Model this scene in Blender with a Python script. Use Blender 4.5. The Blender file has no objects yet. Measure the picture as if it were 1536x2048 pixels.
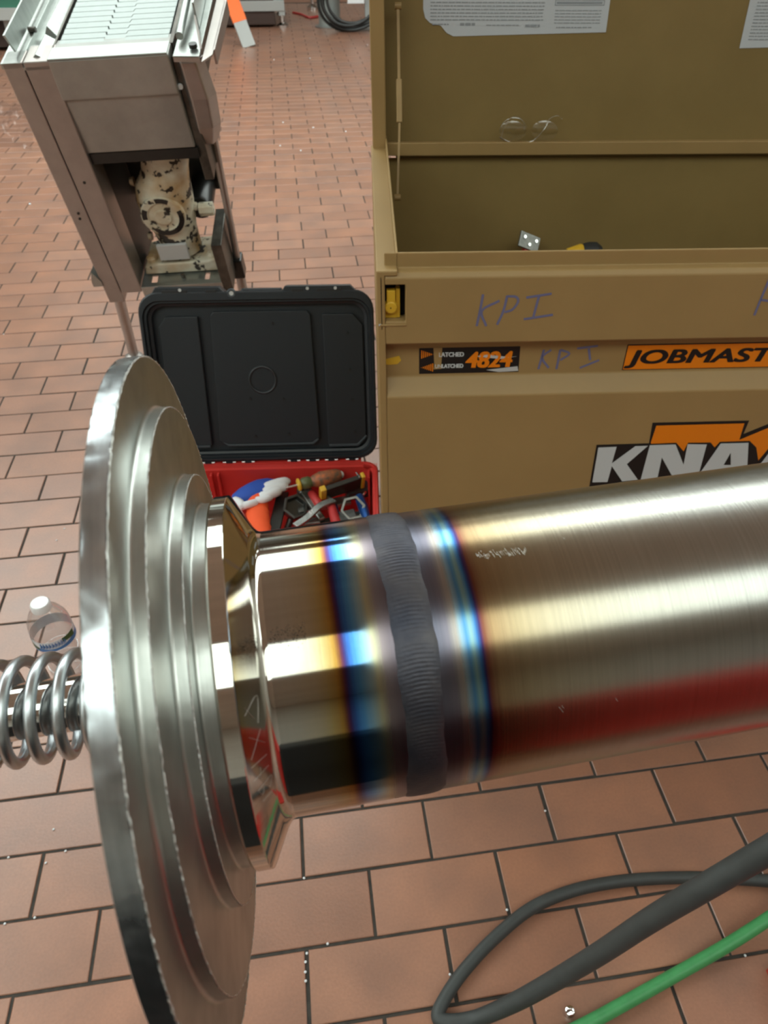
import bpy, bmesh, math, random
from mathutils import Vector, Matrix, Euler
random.seed(7)
R = math.radians
PI = math.pi
scene = bpy.context.scene
col = scene.collection

# ------------------------------------------------------------------ camera
IW, IH = 1536, 2048
YAW, PIT, ROL = .158, .712, .012
CAM = Vector((.511, -.460, 1.258)); FPX = 1514.4; OX, OY = 60.4, 5.2
fw = Vector((math.sin(YAW)*math.cos(PIT), math.cos(YAW)*math.cos(PIT), -math.sin(PIT)))
r0 = Vector((math.cos(YAW), -math.sin(YAW), 0)); u0 = r0.cross(fw)
rt = r0*math.cos(ROL) + u0*math.sin(ROL); up = -r0*math.sin(ROL) + u0*math.cos(ROL)
cd = bpy.data.cameras.new('camera'); cam = bpy.data.objects.new('camera', cd); col.objects.link(cam)
M = Matrix((rt, up, -fw)).transposed().to_4x4(); M.translation = CAM; cam.matrix_world = M
cd.sensor_fit = 'VERTICAL'; cd.sensor_height = 24; cd.lens = FPX/IH*24
cd.shift_x = -OX/IH; cd.shift_y = OY/IH; cd.clip_start = .02; cd.clip_end = 100
cd.dof.use_dof = True; cd.dof.focus_distance = .45; cd.dof.aperture_fstop = 14
scene.camera = cam

# ------------------------------------------------------------------ world, exposure
w = bpy.data.worlds.new('world'); scene.world = w; w.use_nodes = True
w.node_tree.nodes['Background'].inputs[0].default_value = (.80, .86, .90, 1)
w.node_tree.nodes['Background'].inputs[1].default_value = .30
vs = scene.view_settings
vs.view_transform = 'Standard'; vs.look = 'None'; vs.gamma = 1; vs.use_curve_mapping = False
vs.exposure = 0.17
LIGHT_W = 4.3        # emission of the ceiling lamps' diffusers
# (x, y, depth in y) of every lamp panel under the ceiling
LAMPS = [(x, -2.2, 1.9) for x in (-2.6, -1.3, 0.0, 1.3, 2.6, 3.9)] + \
        [(x, 4.2, 3.4) for x in (-2.6, -1.3, 0.0, 1.3, 2.6, 3.9, 5.2)] + [(x, 9.4, 1.2) for x in (-2.0, 0.2, 2.4, 4.6)] + \
        [(x, y, 2.2) for x in (-5.2, -3.9) for y in (-4.4, -1.6, 1.2, 4.0)] + [(-2.6, 1.0, 1.8)] + [(x, y, 2.2) for x in (6.6, 7.9) for y in (-1.6, 1.2, 4.0)]  # side panels added to lift diffuse light, clear of the pipe's reflections

# ------------------------------------------------------------------ pixel -> place helpers (used with real depths)
def ray(x, y): return fw + rt*((x-768-OX)/FPX) - up*((y-1024-OY)/FPX)
def Z(x, y, z=0.): d = ray(x, y); return CAM + d*((z-CAM.z)/d.z)
def Y(x, y, yy): d = ray(x, y); return CAM + d*((yy-CAM.y)/d.y)
def D(x, y, t): return CAM + ray(x, y)*t
def proj(p):
    d = p-CAM; z = d.dot(fw)
    return (768+OX+FPX*d.dot(rt)/z, 1024+OY-FPX*d.dot(up)/z, z)

# ------------------------------------------------------------------ materials
def nt(name):
    m = bpy.data.materials.new(name); m.use_nodes = True
    t = m.node_tree; b = t.nodes['Principled BSDF']; return m, t, b
def N(t, ty, **k):
    n = t.nodes.new(ty)
    for a, v in k.items():
        if a.startswith('i_'):
            n.inputs[int(a[2:]) if a[2:].isdigit() else a[2:].replace('_', ' ')].default_value = v
        else: setattr(n, a, v)
    return n
def ramp(t, stops, interp='LINEAR'):
    n = t.nodes.new('ShaderNodeValToRGB'); n.color_ramp.interpolation = interp
    e = n.color_ramp.elements
    while len(e) < len(stops): e.new(.5)
    for i, (p, c) in enumerate(stops):
        e[i].position = p; e[i].color = (c[0], c[1], c[2], 1) if len(c) == 3 else c
    return n
def simple(name, c, rough=.5, metal=0., spec=.5, noise=0., scale=20., bump=0., coat=0., c2=None, stretch=(1,1,1)):
    m, t, b = nt(name)
    b.inputs['Base Color'].default_value = (*c, 1); b.inputs['Roughness'].default_value = rough
    b.inputs['Metallic'].default_value = metal; b.inputs['Specular IOR Level'].default_value = spec
    b.inputs['Coat Weight'].default_value = coat
    if noise or bump:
        tc = N(t, 'ShaderNodeTexCoord'); mp = N(t, 'ShaderNodeMapping'); mp.inputs['Scale'].default_value = stretch
        t.links.new(tc.outputs['Object'], mp.inputs[0])
        n = N(t, 'ShaderNodeTexNoise'); n.inputs['Scale'].default_value = scale; n.inputs['Detail'].default_value = 6
        n.inputs['Roughness'].default_value = .65
        t.links.new(mp.outputs[0], n.inputs['Vector'])
        if noise:
            d = c2 or tuple(v*(1-noise) for v in c)
            rp = ramp(t, [(.35, d), (.65, c)]); t.links.new(n.outputs[0], rp.inputs[0])
            t.links.new(rp.outputs[0], b.inputs['Base Color'])
            mr = N(t, 'ShaderNodeMapRange'); mr.inputs[3].default_value = max(.03, rough-.08); mr.inputs[4].default_value = rough+.1
            t.links.new(n.outputs[0], mr.inputs[0]); t.links.new(mr.outputs[0], b.inputs['Roughness'])
        if bump:
            bp = N(t, 'ShaderNodeBump'); bp.inputs['Strength'].default_value = bump; bp.inputs['Distance'].default_value = .002
            t.links.new(n.outputs[0], bp.inputs['Height']); t.links.new(bp.outputs[0], b.inputs['Normal'])
    return m

def tile_material():
    m, t, b = nt('quarry_tile')
    g = N(t, 'ShaderNodeNewGeometry'); oi = N(t, 'ShaderNodeObjectInfo')
    ad = N(t, 'ShaderNodeMath', operation='ADD'); fr = N(t, 'ShaderNodeMath', operation='FRACT')
    t.links.new(g.outputs['Random Per Island'], ad.inputs[0]); t.links.new(oi.outputs['Random'], ad.inputs[1]); t.links.new(ad.outputs[0], fr.inputs[0])
    rp = ramp(t, [(0, (.270, .128, .080)), (.3, (.325, .152, .092)), (.6, (.295, .142, .092)), (.85, (.345, .170, .108)), (1, (.285, .146, .100))])
    t.links.new(fr.outputs[0], rp.inputs[0])
    n1 = N(t, 'ShaderNodeTexNoise'); n1.inputs['Scale'].default_value = 9; n1.inputs['Detail'].default_value = 5
    n2 = N(t, 'ShaderNodeTexNoise'); n2.inputs['Scale'].default_value = 220; n2.inputs['Detail'].default_value = 3
    for n in (n1, n2): t.links.new(g.outputs['Position'], n.inputs['Vector'])
    mx = N(t, 'ShaderNodeMixRGB', blend_type='MULTIPLY'); mx.inputs[0].default_value = .55
    r1 = ramp(t, [(.32, (.60, .66, .74)), (.68, (1.16, 1.08, .98))]); t.links.new(n1.outputs[0], r1.inputs[0])
    t.links.new(rp.outputs[0], mx.inputs[1]); t.links.new(r1.outputs[0], mx.inputs[2])
    m2 = N(t, 'ShaderNodeMixRGB', blend_type='MULTIPLY'); m2.inputs[0].default_value = .4
    r2 = ramp(t, [(.3, (.75, .75, .75)), (.7, (1.1, 1.1, 1.1))]); t.links.new(n2.outputs[0], r2.inputs[0])
    t.links.new(mx.outputs[0], m2.inputs[1]); t.links.new(r2.outputs[0], m2.inputs[2])
    t.links.new(m2.outputs[0], b.inputs['Base Color'])
    b.inputs['Roughness'].default_value = .42; b.inputs['Coat Weight'].default_value = .35; b.inputs['Coat Roughness'].default_value = .3
    mr = N(t, 'ShaderNodeMapRange'); mr.inputs[3].default_value = .27; mr.inputs[4].default_value = .46; b.inputs['Specular IOR Level'].default_value = .85
    t.links.new(n1.outputs[0], mr.inputs[0]); t.links.new(mr.outputs[0], b.inputs['Roughness'])
    bp = N(t, 'ShaderNodeBump'); bp.inputs['Strength'].default_value = .25; bp.inputs['Distance'].default_value = .001
    t.links.new(n2.outputs[0], bp.inputs['Height']); t.links.new(bp.outputs[0], b.inputs['Normal'])
    return m

def brushed(name, c=(.63, .62, .58), rough=.2, aniso=.6, rot=.25, line=.12, heat=None, blot=.0, linescale=900., stains=None):
    """metal turned or sanded round its local Z axis"""
    m, t, b = nt(name)
    b.inputs['Metallic'].default_value = 1; b.inputs['Roughness'].default_value = rough
    b.inputs['Anisotropic'].default_value = aniso; b.inputs['Anisotropic Rotation'].default_value = rot
    tg = N(t, 'ShaderNodeTangent', direction_type='RADIAL', axis='Z'); t.links.new(tg.outputs[0], b.inputs['Tangent'])
    tc = N(t, 'ShaderNodeTexCoord'); sx = N(t, 'ShaderNodeSeparateXYZ'); t.links.new(tc.outputs['Object'], sx.inputs[0])
    # fine lines round the axis: noise that changes fast along z, slowly around
    mp = N(t, 'ShaderNodeMapping'); mp.inputs['Scale'].default_value = (14, 14, linescale)
    t.links.new(tc.outputs['Object'], mp.inputs[0])
    n = N(t, 'ShaderNodeTexNoise'); n.inputs['Scale'].default_value = 1.; n.inputs['Detail'].default_value = 5; n.inputs['Roughness'].default_value = .7
    t.links.new(mp.outputs[0], n.inputs['Vector'])
    nb = N(t, 'ShaderNodeTexNoise'); nb.inputs['Scale'].default_value = 38; nb.inputs['Detail'].default_value = 6
    t.links.new(tc.outputs['Object'], nb.inputs['Vector'])
    mr = N(t, 'ShaderNodeMapRange'); mr.inputs[1].default_value = .25; mr.inputs[2].default_value = .75
    mr.inputs[3].default_value = 1-line; mr.inputs[4].default_value = 1+line*.5
    t.links.new(n.outputs[0], mr.inputs[0])
    if heat:
        # heat colours run along the axis
        nw = N(t, 'ShaderNodeTexNoise'); nw.inputs['Scale'].default_value = 30; nw.inputs['Detail'].default_value = 3
        t.links.new(tc.outputs['Object'], nw.inputs['Vector'])
        wv = N(t, 'ShaderNodeMath', operation='MULTIPLY_ADD'); wv.inputs[1].default_value = .0022
        t.links.new(nw.outputs[0], wv.inputs[0]); t.links.new(sx.outputs['Z'], wv.inputs[2])
        w2 = N(t, 'ShaderNodeMath', operation='MULTIPLY_ADD'); w2.inputs[1].default_value = .0016
        t.links.new(n.outputs[0], w2.inputs[0]); t.links.new(wv.outputs[0], w2.inputs[2])
        lo, hi = heat[0][0], heat[-1][0]
        q = N(t, 'ShaderNodeMapRange'); q.inputs[1].default_value = lo+.0019; q.inputs[2].default_value = hi+.0019
        t.links.new(w2.outputs[0], q.inputs[0])
        rp = ramp(t, [((s-lo)/(hi-lo), cc) for s, cc in heat]); t.links.new(q.outputs[0], rp.inputs[0]); base = rp.outputs[0]
    else:
        rgb = N(t, 'ShaderNodeRGB'); rgb.outputs[0].default_value = (*c, 1); base = rgb.outputs[0]
    if heat:
        rz = ramp(t, [(0, (rough,)*3), (.33, (rough,)*3), (.42, (.33,)*3), (.60, (.33,)*3), (.70, (rough,)*3)])
        q2 = N(t, 'ShaderNodeMapRange'); q2.inputs[1].default_value = -.02; q2.inputs[2].default_value = .07
        t.links.new(sx.outputs['Z'], q2.inputs[0]); t.links.new(q2.outputs[0], rz.inputs[0]); t.links.new(rz.outputs[0], b.inputs['Roughness'])
    if blot:
        r3 = ramp(t, [(.38, (1-blot,)*3), (.62, (1.04,)*3)]); t.links.new(nb.outputs[0], r3.inputs[0])
        mx = N(t, 'ShaderNodeMixRGB', blend_type='MULTIPLY'); mx.inputs[0].default_value = 1
        t.links.new(base, mx.inputs[1]); t.links.new(r3.outputs[0], mx.inputs[2]); base = mx.outputs[0]
        mrr = N(t, 'ShaderNodeMapRange'); mrr.inputs[3].default_value = rough*1.35; mrr.inputs[4].default_value = rough*.75
        t.links.new(nb.outputs[0], mrr.inputs[0]); t.links.new(mrr.outputs[0], b.inputs['Roughness'])
    if stains:
        ns = N(t, 'ShaderNodeTexNoise'); ns.inputs['Scale'].default_value = stains; ns.inputs['Detail'].default_value = 4
        t.links.new(tc.outputs['Object'], ns.inputs['Vector'])
        r4 = ramp(t, [(.66, (1, 1, 1)), (.72, (.12, .14, .13))]); t.links.new(ns.outputs[0], r4.inputs[0])
        mx = N(t, 'ShaderNodeMixRGB', blend_type='MULTIPLY'); mx.inputs[0].default_value = .8
        t.links.new(base, mx.inputs[1]); t.links.new(r4.outputs[0], mx.inputs[2]); base = mx.outputs[0]
    m3 = N(t, 'ShaderNodeVectorMath', operation='SCALE'); t.links.new(base, m3.inputs[0]); t.links.new(mr.outputs[0], m3.inputs['Scale'])
    t.links.new(m3.outputs[0], b.inputs['Base Color'])
    bp = N(t, 'ShaderNodeBump'); bp.inputs['Strength'].default_value = line; bp.inputs['Distance'].default_value = .0004
    t.links.new(n.outputs[0], bp.inputs['Height']); t.links.new(bp.outputs[0], b.inputs['Normal'])
    return m

def clear(name, tint=(.95, .97, 1), alpha=.16, rough=.05):
    m, t, b = nt(name); t.nodes.remove(b)
    tr = N(t, 'ShaderNodeBsdfTransparent'); tr.inputs[0].default_value = (*tint, 1)
    gl = N(t, 'ShaderNodeBsdfGlossy'); gl.inputs['Roughness'].default_value = rough
    lw = N(t, 'ShaderNodeLayerWeight'); lw.inputs[0].default_value = .35
    mr = N(t, 'ShaderNodeMapRange'); mr.inputs[3].default_value = alpha*.4; mr.inputs[4].default_value = min(1, alpha*4)
    mx = N(t, 'ShaderNodeMixShader'); t.links.new(lw.outputs['Facing'], mr.inputs[0]); t.links.new(mr.outputs[0], mx.inputs[0])
    t.links.new(tr.outputs[0], mx.inputs[1]); t.links.new(gl.outputs[0], mx.inputs[2])
    t.links.new(mx.outputs[0], t.nodes['Material Output'].inputs[0]); return m

def emit(name, c, s):
    m, t, b = nt(name); b.inputs['Base Color'].default_value = (*c, 1)
    b.inputs['Emission Color'].default_value = (*c, 1); b.inputs['Emission Strength'].default_value = s; return m

def chipped(name):
    """cream paint flaking off dark cast iron, with rust at the edges"""
    m, t, b = nt(name)
    tc = N(t, 'ShaderNodeTexCoord')
    n = N(t, 'ShaderNodeTexNoise'); n.inputs['Scale'].default_value = 26; n.inputs['Detail'].default_value = 5; n.inputs['Roughness'].default_value = .6
    t.links.new(tc.outputs['Object'], n.inputs['Vector'])
    n2 = N(t, 'ShaderNodeTexNoise'); n2.inputs['Scale'].default_value = 9; n2.inputs['Detail'].default_value = 3
    t.links.new(tc.outputs['Object'], n2.inputs['Vector'])
    rp = ramp(t, [(.0, (.02, .02, .018)), (.415, (.035, .03, .026)), (.43, (.62, .60, .48)), (.62, (.70, .68, .56)), (1, (.66, .62, .46))])
    t.links.new(n.outputs[0], rp.inputs[0])
    r2 = ramp(t, [(.42, (1, 1, 1)), (.62, (.62, .36, .14))]); t.links.new(n2.outputs[0], r2.inputs[0])
    mx = N(t, 'ShaderNodeMixRGB', blend_type='MULTIPLY'); mx.inputs[0].default_value = .85
    t.links.new(rp.outputs[0], mx.inputs[1]); t.links.new(r2.outputs[0], mx.inputs[2]); t.links.new(mx.outputs[0], b.inputs['Base Color'])
    b.inputs['Roughness'].default_value = .45
    bp = N(t, 'ShaderNodeBump'); bp.inputs['Strength'].default_value = .5; bp.inputs['Distance'].default_value = .002
    t.links.new(n.outputs[0], bp.inputs['Height']); t.links.new(bp.outputs[0], b.inputs['Normal'])
    return m

STEEL = (.66, .65, .61)
HEAT = [(-.020, (0.479, 0.475, 0.445)), (-.012, (0.470, 0.462, 0.412)), (-.005, (0.454, 0.412, 0.302)), (-.001, (0.420, 0.336, 0.151)), (.0018, (0.386, 0.227, 0.050)), (.0034, (0.151, 0.050, 0.034)),
        (.0046, (0.042, 0.025, 0.118)), (.0062, (0.042, 0.134, 0.420)), (.0085, (0.084, 0.286, 0.605)), (.0115, (0.252, 0.420, 0.521)), (.0140, (0.420, 0.420, 0.277)),
        (.0165, (0.227, 0.193, 0.202)), (.0195, (0.151, 0.130, 0.151)), (.034, (0.122, 0.126, 0.164)), (.0375, (0.160, 0.151, 0.185)), (.0400, (0.319, 0.294, 0.269)),
        (.0415, (0.235, 0.353, 0.420)), (.0432, (0.059, 0.218, 0.437)), (.0448, (0.218, 0.370, 0.353)), (.0462, (0.050, 0.185, 0.420)), (.0474, (0.034, 0.025, 0.118)), (.0486, (0.168, 0.059, 0.042)),
        (.0515, (0.286, 0.193, 0.101)), (.060, (0.353, 0.286, 0.176)), (.074, (0.395, 0.353, 0.260)), (.100, (0.412, 0.399, 0.344)), (.14, (0.420, 0.424, 0.395))]
MT = dict(
    tile=tile_material(),
    grout=simple('dark_grout', (.050, .043, .036), .9, noise=.5, scale=60, bump=.4),
    farfloor=simple('distant_quarry_floor', (.31, .147, .092), .45, noise=.2, scale=6),
    wall=simple('painted_wall', (.55, .54, .50), .7, noise=.15, scale=3),
    ceil=simple('ceiling_paint', (.74, .73, .68), .8, noise=.2, scale=2),
    tube=brushed('heat_tinted_steel', rough=.25, aniso=.5, line=.16, heat=HEAT, linescale=1500),
    ferrule=brushed('polished_steel', c=(.64, .62, .57), rough=.05, aniso=.3, line=.02, linescale=1500),
    neck=brushed('polished_neck', rough=.085, aniso=.5, line=.05, heat=HEAT, linescale=1500),
    alu=brushed('turned_aluminium', c=(.52, .545, .52), rough=.33, aniso=.35, rot=.25, line=.12, blot=.22, linescale=500, stains=16),
    rim=brushed('scuffed_rim', c=(.56, .61, .64), rough=.25, aniso=.2, rot=.25, line=.22, blot=.45, linescale=260),
    nick=simple('bright_nicked_edge', (.78, .80, .78), .25, 1, bump=.9, scale=300),
    shaft=simple('polished_shaft', (.70, .70, .68), .06, 1),
    spring=simple('spring_wire', (.55, .59, .62), .33, 1),
    bead=None,
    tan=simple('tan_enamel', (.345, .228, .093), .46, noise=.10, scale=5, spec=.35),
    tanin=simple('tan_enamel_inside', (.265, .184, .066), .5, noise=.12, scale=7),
    black=simple('black_print', (.006, .006, .006), .5),
    dark=simple('dark_hollow', (.008, .007, .005), .8),
    orange=simple('orange_print', (.80, .22, .004), .4),
    white=simple('white_print', (.55, .60, .62), .4),
    yellow=simple('yellow_plastic', (.66, .40, .03), .4),
    bluepen=simple('blue_marker', (.145, .150, .275), .6),
    paper=simple('white_paper', (.56, .60, .64), .7),
    ink=simple('grey_ink', (.30, .33, .36), .7),
    lidpl=simple('charcoal_plastic', (.009, .0135, .018), .42, bump=.15, scale=400),
    lidhi=simple('lighter_charcoal', (.035, .046, .055), .35),  # lighter plastic, puts the lid ridges' highlights into the colour
    red=simple('red_plastic', (.56, .035, .028), .38, noise=.08, scale=14),
    chrome=simple('chrome', (.75, .75, .75), .1, 1),
    sts=simple('sheet_steel', (.44, .47, .45), .33, .9, noise=.22, scale=7, stretch=(1, 6, 1)),
    stsdull=simple('dull_sheet_steel', (.40, .37, .35), .36, .8, noise=.18, scale=9),
    stsdirty=simple('soiled_steel', (.16, .15, .13), .4, .8, noise=.6, scale=14),
    darkplate=simple('dark_brown_plate', (.030, .024, .018), .5, noise=.5, scale=20),  # dark brown, mottled
    slat=simple('belt_slat_steel', (.40, .45, .44), .5, .6, noise=.12, scale=30),
    cast=chipped('flaking_cream_paint'),
    satinblack=simple('satin_black', (.012, .012, .011), .3, noise=.4, scale=40),  # mottled near-black for the darkest conveyor pieces
    hose=simple('grey_rubber_hose', (.045, .052, .052), .55, noise=.2, scale=60),
    hoseb=simple('black_rubber_hose', (.022, .024, .024), .5, noise=.2, scale=60),
    green=simple('green_hose_plastic', (.055, .30, .10), .45, noise=.15, scale=40),
    belt=simple('green_belt', (.03, .16, .10), .6, noise=.2, scale=20),
    pet=clear('clear_bottle_plastic', (.93, .94, .95), .16, .08),
    film=clear('clear_film', (.985, .985, .99), .035, .12),
    lens=clear('clear_lens', (.97, .98, .96), .38, .15),
    cover=simple('brushed_cover', (.40, .41, .39), .38, .7, noise=.25, scale=6),
    cap=simple('white_cap', (.78, .80, .82), .35),
    lblue=simple('blue_label', (.06, .20, .50), .4),
    lgreen=simple('green_label', (.04, .10, .03), .4),
    lwhite=simple('white_script', (.7, .75, .8), .4),
    gblue=simple('blue_fabric', (.02, .08, .42), .7, bump=.3, scale=300),
    gwhite=simple('white_fabric', (.72, .75, .78), .7, bump=.3, scale=120),
    gorange=simple('orange_knit', (.86, .10, .02), .75, bump=.5, scale=200),
    toolred=simple('red_handle', (.42, .03, .03), .35),
    toolgrey=simple('worn_tool_steel', (.34, .35, .33), .33, .9, noise=.4, scale=50),
    tooldark=simple('dark_tool_steel', (.06, .06, .055), .35, .7),
    olive=simple('olive_grip', (.10, .12, .05), .4),
    gripo=simple('dirty_orange_grip', (.50, .14, .05), .45, noise=.8, scale=60, c2=(.08, .08, .06)),
    navy=simple('blue_metal', (.02, .09, .32), .25, .6),
    redcab=simple('red_cabinet', (.42, .02, .015), .3),
    matteblack=simple('matte_black', (.008, .008, .008), .9),
    gray=simple('grey_paint', (.36, .37, .36), .5),
    brownrail=simple('dark_trough', (.05, .028, .022), .6),
    ladder=simple('orange_fibreglass', (.85, .14, .01), .45),
    lamp=emit('lamp_diffuser', (.90, 1.0, .965), LIGHT_W), lamp2=emit('dim_lamp_diffuser', (.90, 1.0, .93), LIGHT_W*.66),  # second diffuser dimmed on the camera side to darken the near floor
    lampframe=simple('lamp_frame', (.6, .6, .6), .5),
    pvc=simple('printed_silver', (.5, .52, .52), .4),
)
def bead_material():
    m, t, b = nt('weld_bead_metal')
    tc = N(t, 'ShaderNodeTexCoord')
    n = N(t, 'ShaderNodeTexNoise'); n.inputs['Scale'].default_value = 70; n.inputs['Detail'].default_value = 5
    t.links.new(tc.outputs['Object'], n.inputs['Vector'])
    rp = ramp(t, [(.3, (.055, .060, .080)), (.55, (.085, .085, .10)), (.75, (.12, .115, .12))]); t.links.new(n.outputs[0], rp.inputs[0])
    t.links.new(rp.outputs[0], b.inputs['Base Color']); b.inputs['Metallic'].default_value = .9; b.inputs['Roughness'].default_value = .5
    n3 = N(t, 'ShaderNodeTexNoise'); n3.inputs['Scale'].default_value = 500; n3.inputs['Detail'].default_value = 3
    t.links.new(tc.outputs['Object'], n3.inputs['Vector'])
    bp = N(t, 'ShaderNodeBump'); bp.inputs['Strength'].default_value = .25; bp.inputs['Distance'].default_value = .0006
    t.links.new(n3.outputs[0], bp.inputs['Height']); t.links.new(bp.outputs[0], b.inputs['Normal'])
    return m
MT['bead'] = bead_material()

# ------------------------------------------------------------------ object helpers
def link(name, me, mat=None, parent=None, Mx=None, smooth=False, bevel=0, seg=2, angle=35):
    o = bpy.data.objects.new(name, me); col.objects.link(o)
    if mat: me.materials.append(MT[mat] if isinstance(mat, str) else mat)
    if parent: o.parent = parent
    if Mx is not None: o.matrix_local = Mx
    if smooth:
        for p in me.polygons: p.use_smooth = True
        try: me.set_sharp_from_angle(angle=R(angle))
        except Exception: pass
    if bevel:
        md = o.modifiers.new('bevel', 'BEVEL'); md.width = bevel; md.segments = seg; md.limit_method = 'ANGLE'; md.angle_limit = R(40)
    return o
def thing(name, label, cat, Mx=None, group=None):
    o = bpy.data.objects.new(name, None); col.objects.link(o); o.empty_display_size = .05
    if Mx is not None: o.matrix_world = Mx
    o['label'] = label; o['category'] = cat
    if group: o['group'] = group
    return o
def tag(o, label, cat, group=None, kind=None):
    o['label'] = label; o['category'] = cat
    if group: o['group'] = group
    if kind: o['kind'] = kind
    return o
def T(x, y, z): return Matrix.Translation((x, y, z))
def frame(o, xa, ya, za):
    m = Matrix((Vector(xa), Vector(ya), Vector(za))).transposed().to_4x4(); m.translation = Vector(o); return m
def along(p, d, upv=(0, 0, 1)):
    """matrix at p with local Z along d"""
    z = Vector(d).normalized(); x = Vector(upv).cross(z)
    if x.length < 1e-4: x = Vector((1, 0, 0))
    x.normalize(); y = z.cross(x); return frame(p, x, y, z)

class MB:
    def __init__(s): s.v = []; s.f = []
    def add(s, v, f):
        k = len(s.v); s.v += [tuple(a) for a in v]; s.f += [tuple(i+k for i in q) for q in f]; return s
    def box(s, x0, x1, y0, y1, z0, z1, m=None):
        v = [Vector((x, y, z)) for z in (z0, z1) for y in (y0, y1) for x in (x0, x1)]
        if m is not None: v = [m @ a for a in v]
        return s.add(v, [(0, 2, 3, 1), (4, 5, 7, 6), (0, 1, 5, 4), (2, 6, 7, 3), (0, 4, 6, 2), (1, 3, 7, 5)])
    def hexa(s, v):   # 8 corners, same order as box
        return s.add(v, [(0, 2, 3, 1), (4, 5, 7, 6), (0, 1, 5, 4), (2, 6, 7, 3), (0, 4, 6, 2), (1, 3, 7, 5)])
    def prism(s, poly, h0, h1, f):   # f(a,b,h)->Vector
        n = len(poly); v = [f(a, b, h0) for a, b in poly]+[f(a, b, h1) for a, b in poly]
        fs = [tuple(range(n))[::-1], tuple(range(n, 2*n))]+[(i, (i+1) % n, n+(i+1) % n, n+i) for i in range(n)]
        return s.add(v, fs)
    def loft(s, rings, closed=True, cap=(False, False)):
        n = len(rings[0]); v = [p for r in rings for p in r]; fs = []
        for k in range(len(rings)-1):
            for i in range(n if closed else n-1):
                j = (i+1) % n; fs.append((k*n+i, k*n+j, (k+1)*n+j, (k+1)*n+i))
        if cap[0]: fs.append(tuple(range(n))[::-1])
        if cap[1]: fs.append(tuple(range((len(rings)-1)*n, len(rings)*n)))
        return s.add(v, fs)
    def lathe(s, prof, seg=48, m=None, caps=True):   # prof: (z, r) along local z
        rings = []
        for z, r in prof:
            rg = [Vector((r*math.cos(2*PI*i/seg), r*math.sin(2*PI*i/seg), z)) for i in range(seg)]
            rings.append([m @ p for p in rg] if m is not None else rg)
        return s.loft(rings, True, (caps, caps))
    def tube(s, pts, rad, seg=12, cap=True):
        pts = [Vector(p) for p in pts]; n = len(pts); rings = []
        rr = rad if isinstance(rad, (list, tuple)) else [rad]*n
        tprev = None; nrm = None
        for i in range(n):
            t = (pts[min(i+1, n-1)]-pts[max(i-1, 0)]).normalized()
            if nrm is None:
                a = Vector((0, 0, 1)) if abs(t.z) < .9 else Vector((1, 0, 0)); nrm = t.cross(a).normalized()
            else: nrm = (nrm - t*nrm.dot(t)).normalized()
            b = t.cross(nrm)
            rings.append([pts[i]+(nrm*math.cos(2*PI*k/seg)+b*math.sin(2*PI*k/seg))*rr[i] for k in range(seg)])
        return s.loft(rings, True, (cap, cap))
    def mesh(s, name):
        me = bpy.data.meshes.new(name); me.from_pydata([tuple(p) for p in s.v], [], s.f); me.update()
        bm = bmesh.new(); bm.from_mesh(me); bmesh.ops.recalc_face_normals(bm, faces=bm.faces); bm.to_mesh(me); bm.free()
        return me
    def obj(s, name, mat, parent=None, Mx=None, **k): return link(name, s.mesh(name), mat, parent, Mx, **k)
def spline(pts, n=8):
    """Catmull-Rom through pts"""
    P = [Vector(p) for p in pts]; P = [P[0]*2-P[1]]+P+[P[-1]*2-P[-2]]; out = []
    for i in range(1, len(P)-2):
        for k in range(n):
            t = k/n; a, b, c, d = P[i-1:i+3]
            out.append(.5*((2*b)+(c-a)*t+(2*a-5*b+4*c-d)*t*t+(3*b-a-3*c+d)*t**3))
    out.append(P[-2]); return out
def rrect(x0, x1, y0, y1, r, n=5):
    out = []
    for cx, cy, a0 in ((x1-r, y1-r, 0), (x0+r, y1-r, 90), (x0+r, y0+r, 180), (x1-r, y0+r, 270)):
        for k in range(n+1):
            a = R(a0+90*k/n); out.append((cx+r*math.cos(a), cy+r*math.sin(a)))
    return out
def text_mesh(s, size, bold=0., shear=0., xs=1., align='LEFT'):
    c = bpy.data.curves.new('t', 'FONT'); c.body = s; c.size = size; c.offset = bold; c.shear = shear; c.align_x = align
    c.extrude = .0002; o = bpy.data.objects.new('t', c); col.objects.link(o)
    bpy.context.view_layer.update()
    me = bpy.data.meshes.new_from_object(o.evaluated_get(bpy.context.evaluated_depsgraph_get()))
    bpy.data.objects.remove(o)
    for v in me.vertices: v.co.x *= xs
    return me
def stroke(mb, pts, wd, f, h=.0006):
    """flat pen stroke of width wd through pts (a,b); f(a,b,h) -> Vector"""
    P = [Vector((*p, 0)) for p in pts]
    if len(P) > 2: P = spline(P, 4)
    L, Rr = [], []
    for i, p in enumerate(P):
        t = (P[min(i+1, len(P)-1)]-P[max(i-1, 0)]).normalized(); n = Vector((-t.y, t.x, 0))*wd/2
        L.append(p+n); Rr.append(p-n)
    v = [f(q.x, q.y, h) for q in L]+[f(q.x, q.y, h) for q in Rr]; n = len(P)
    mb.add(v, [(i, i+1, n+i+1, n+i) for i in range(n-1)])
def struct(o): o['kind'] = 'structure'; return o

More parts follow.
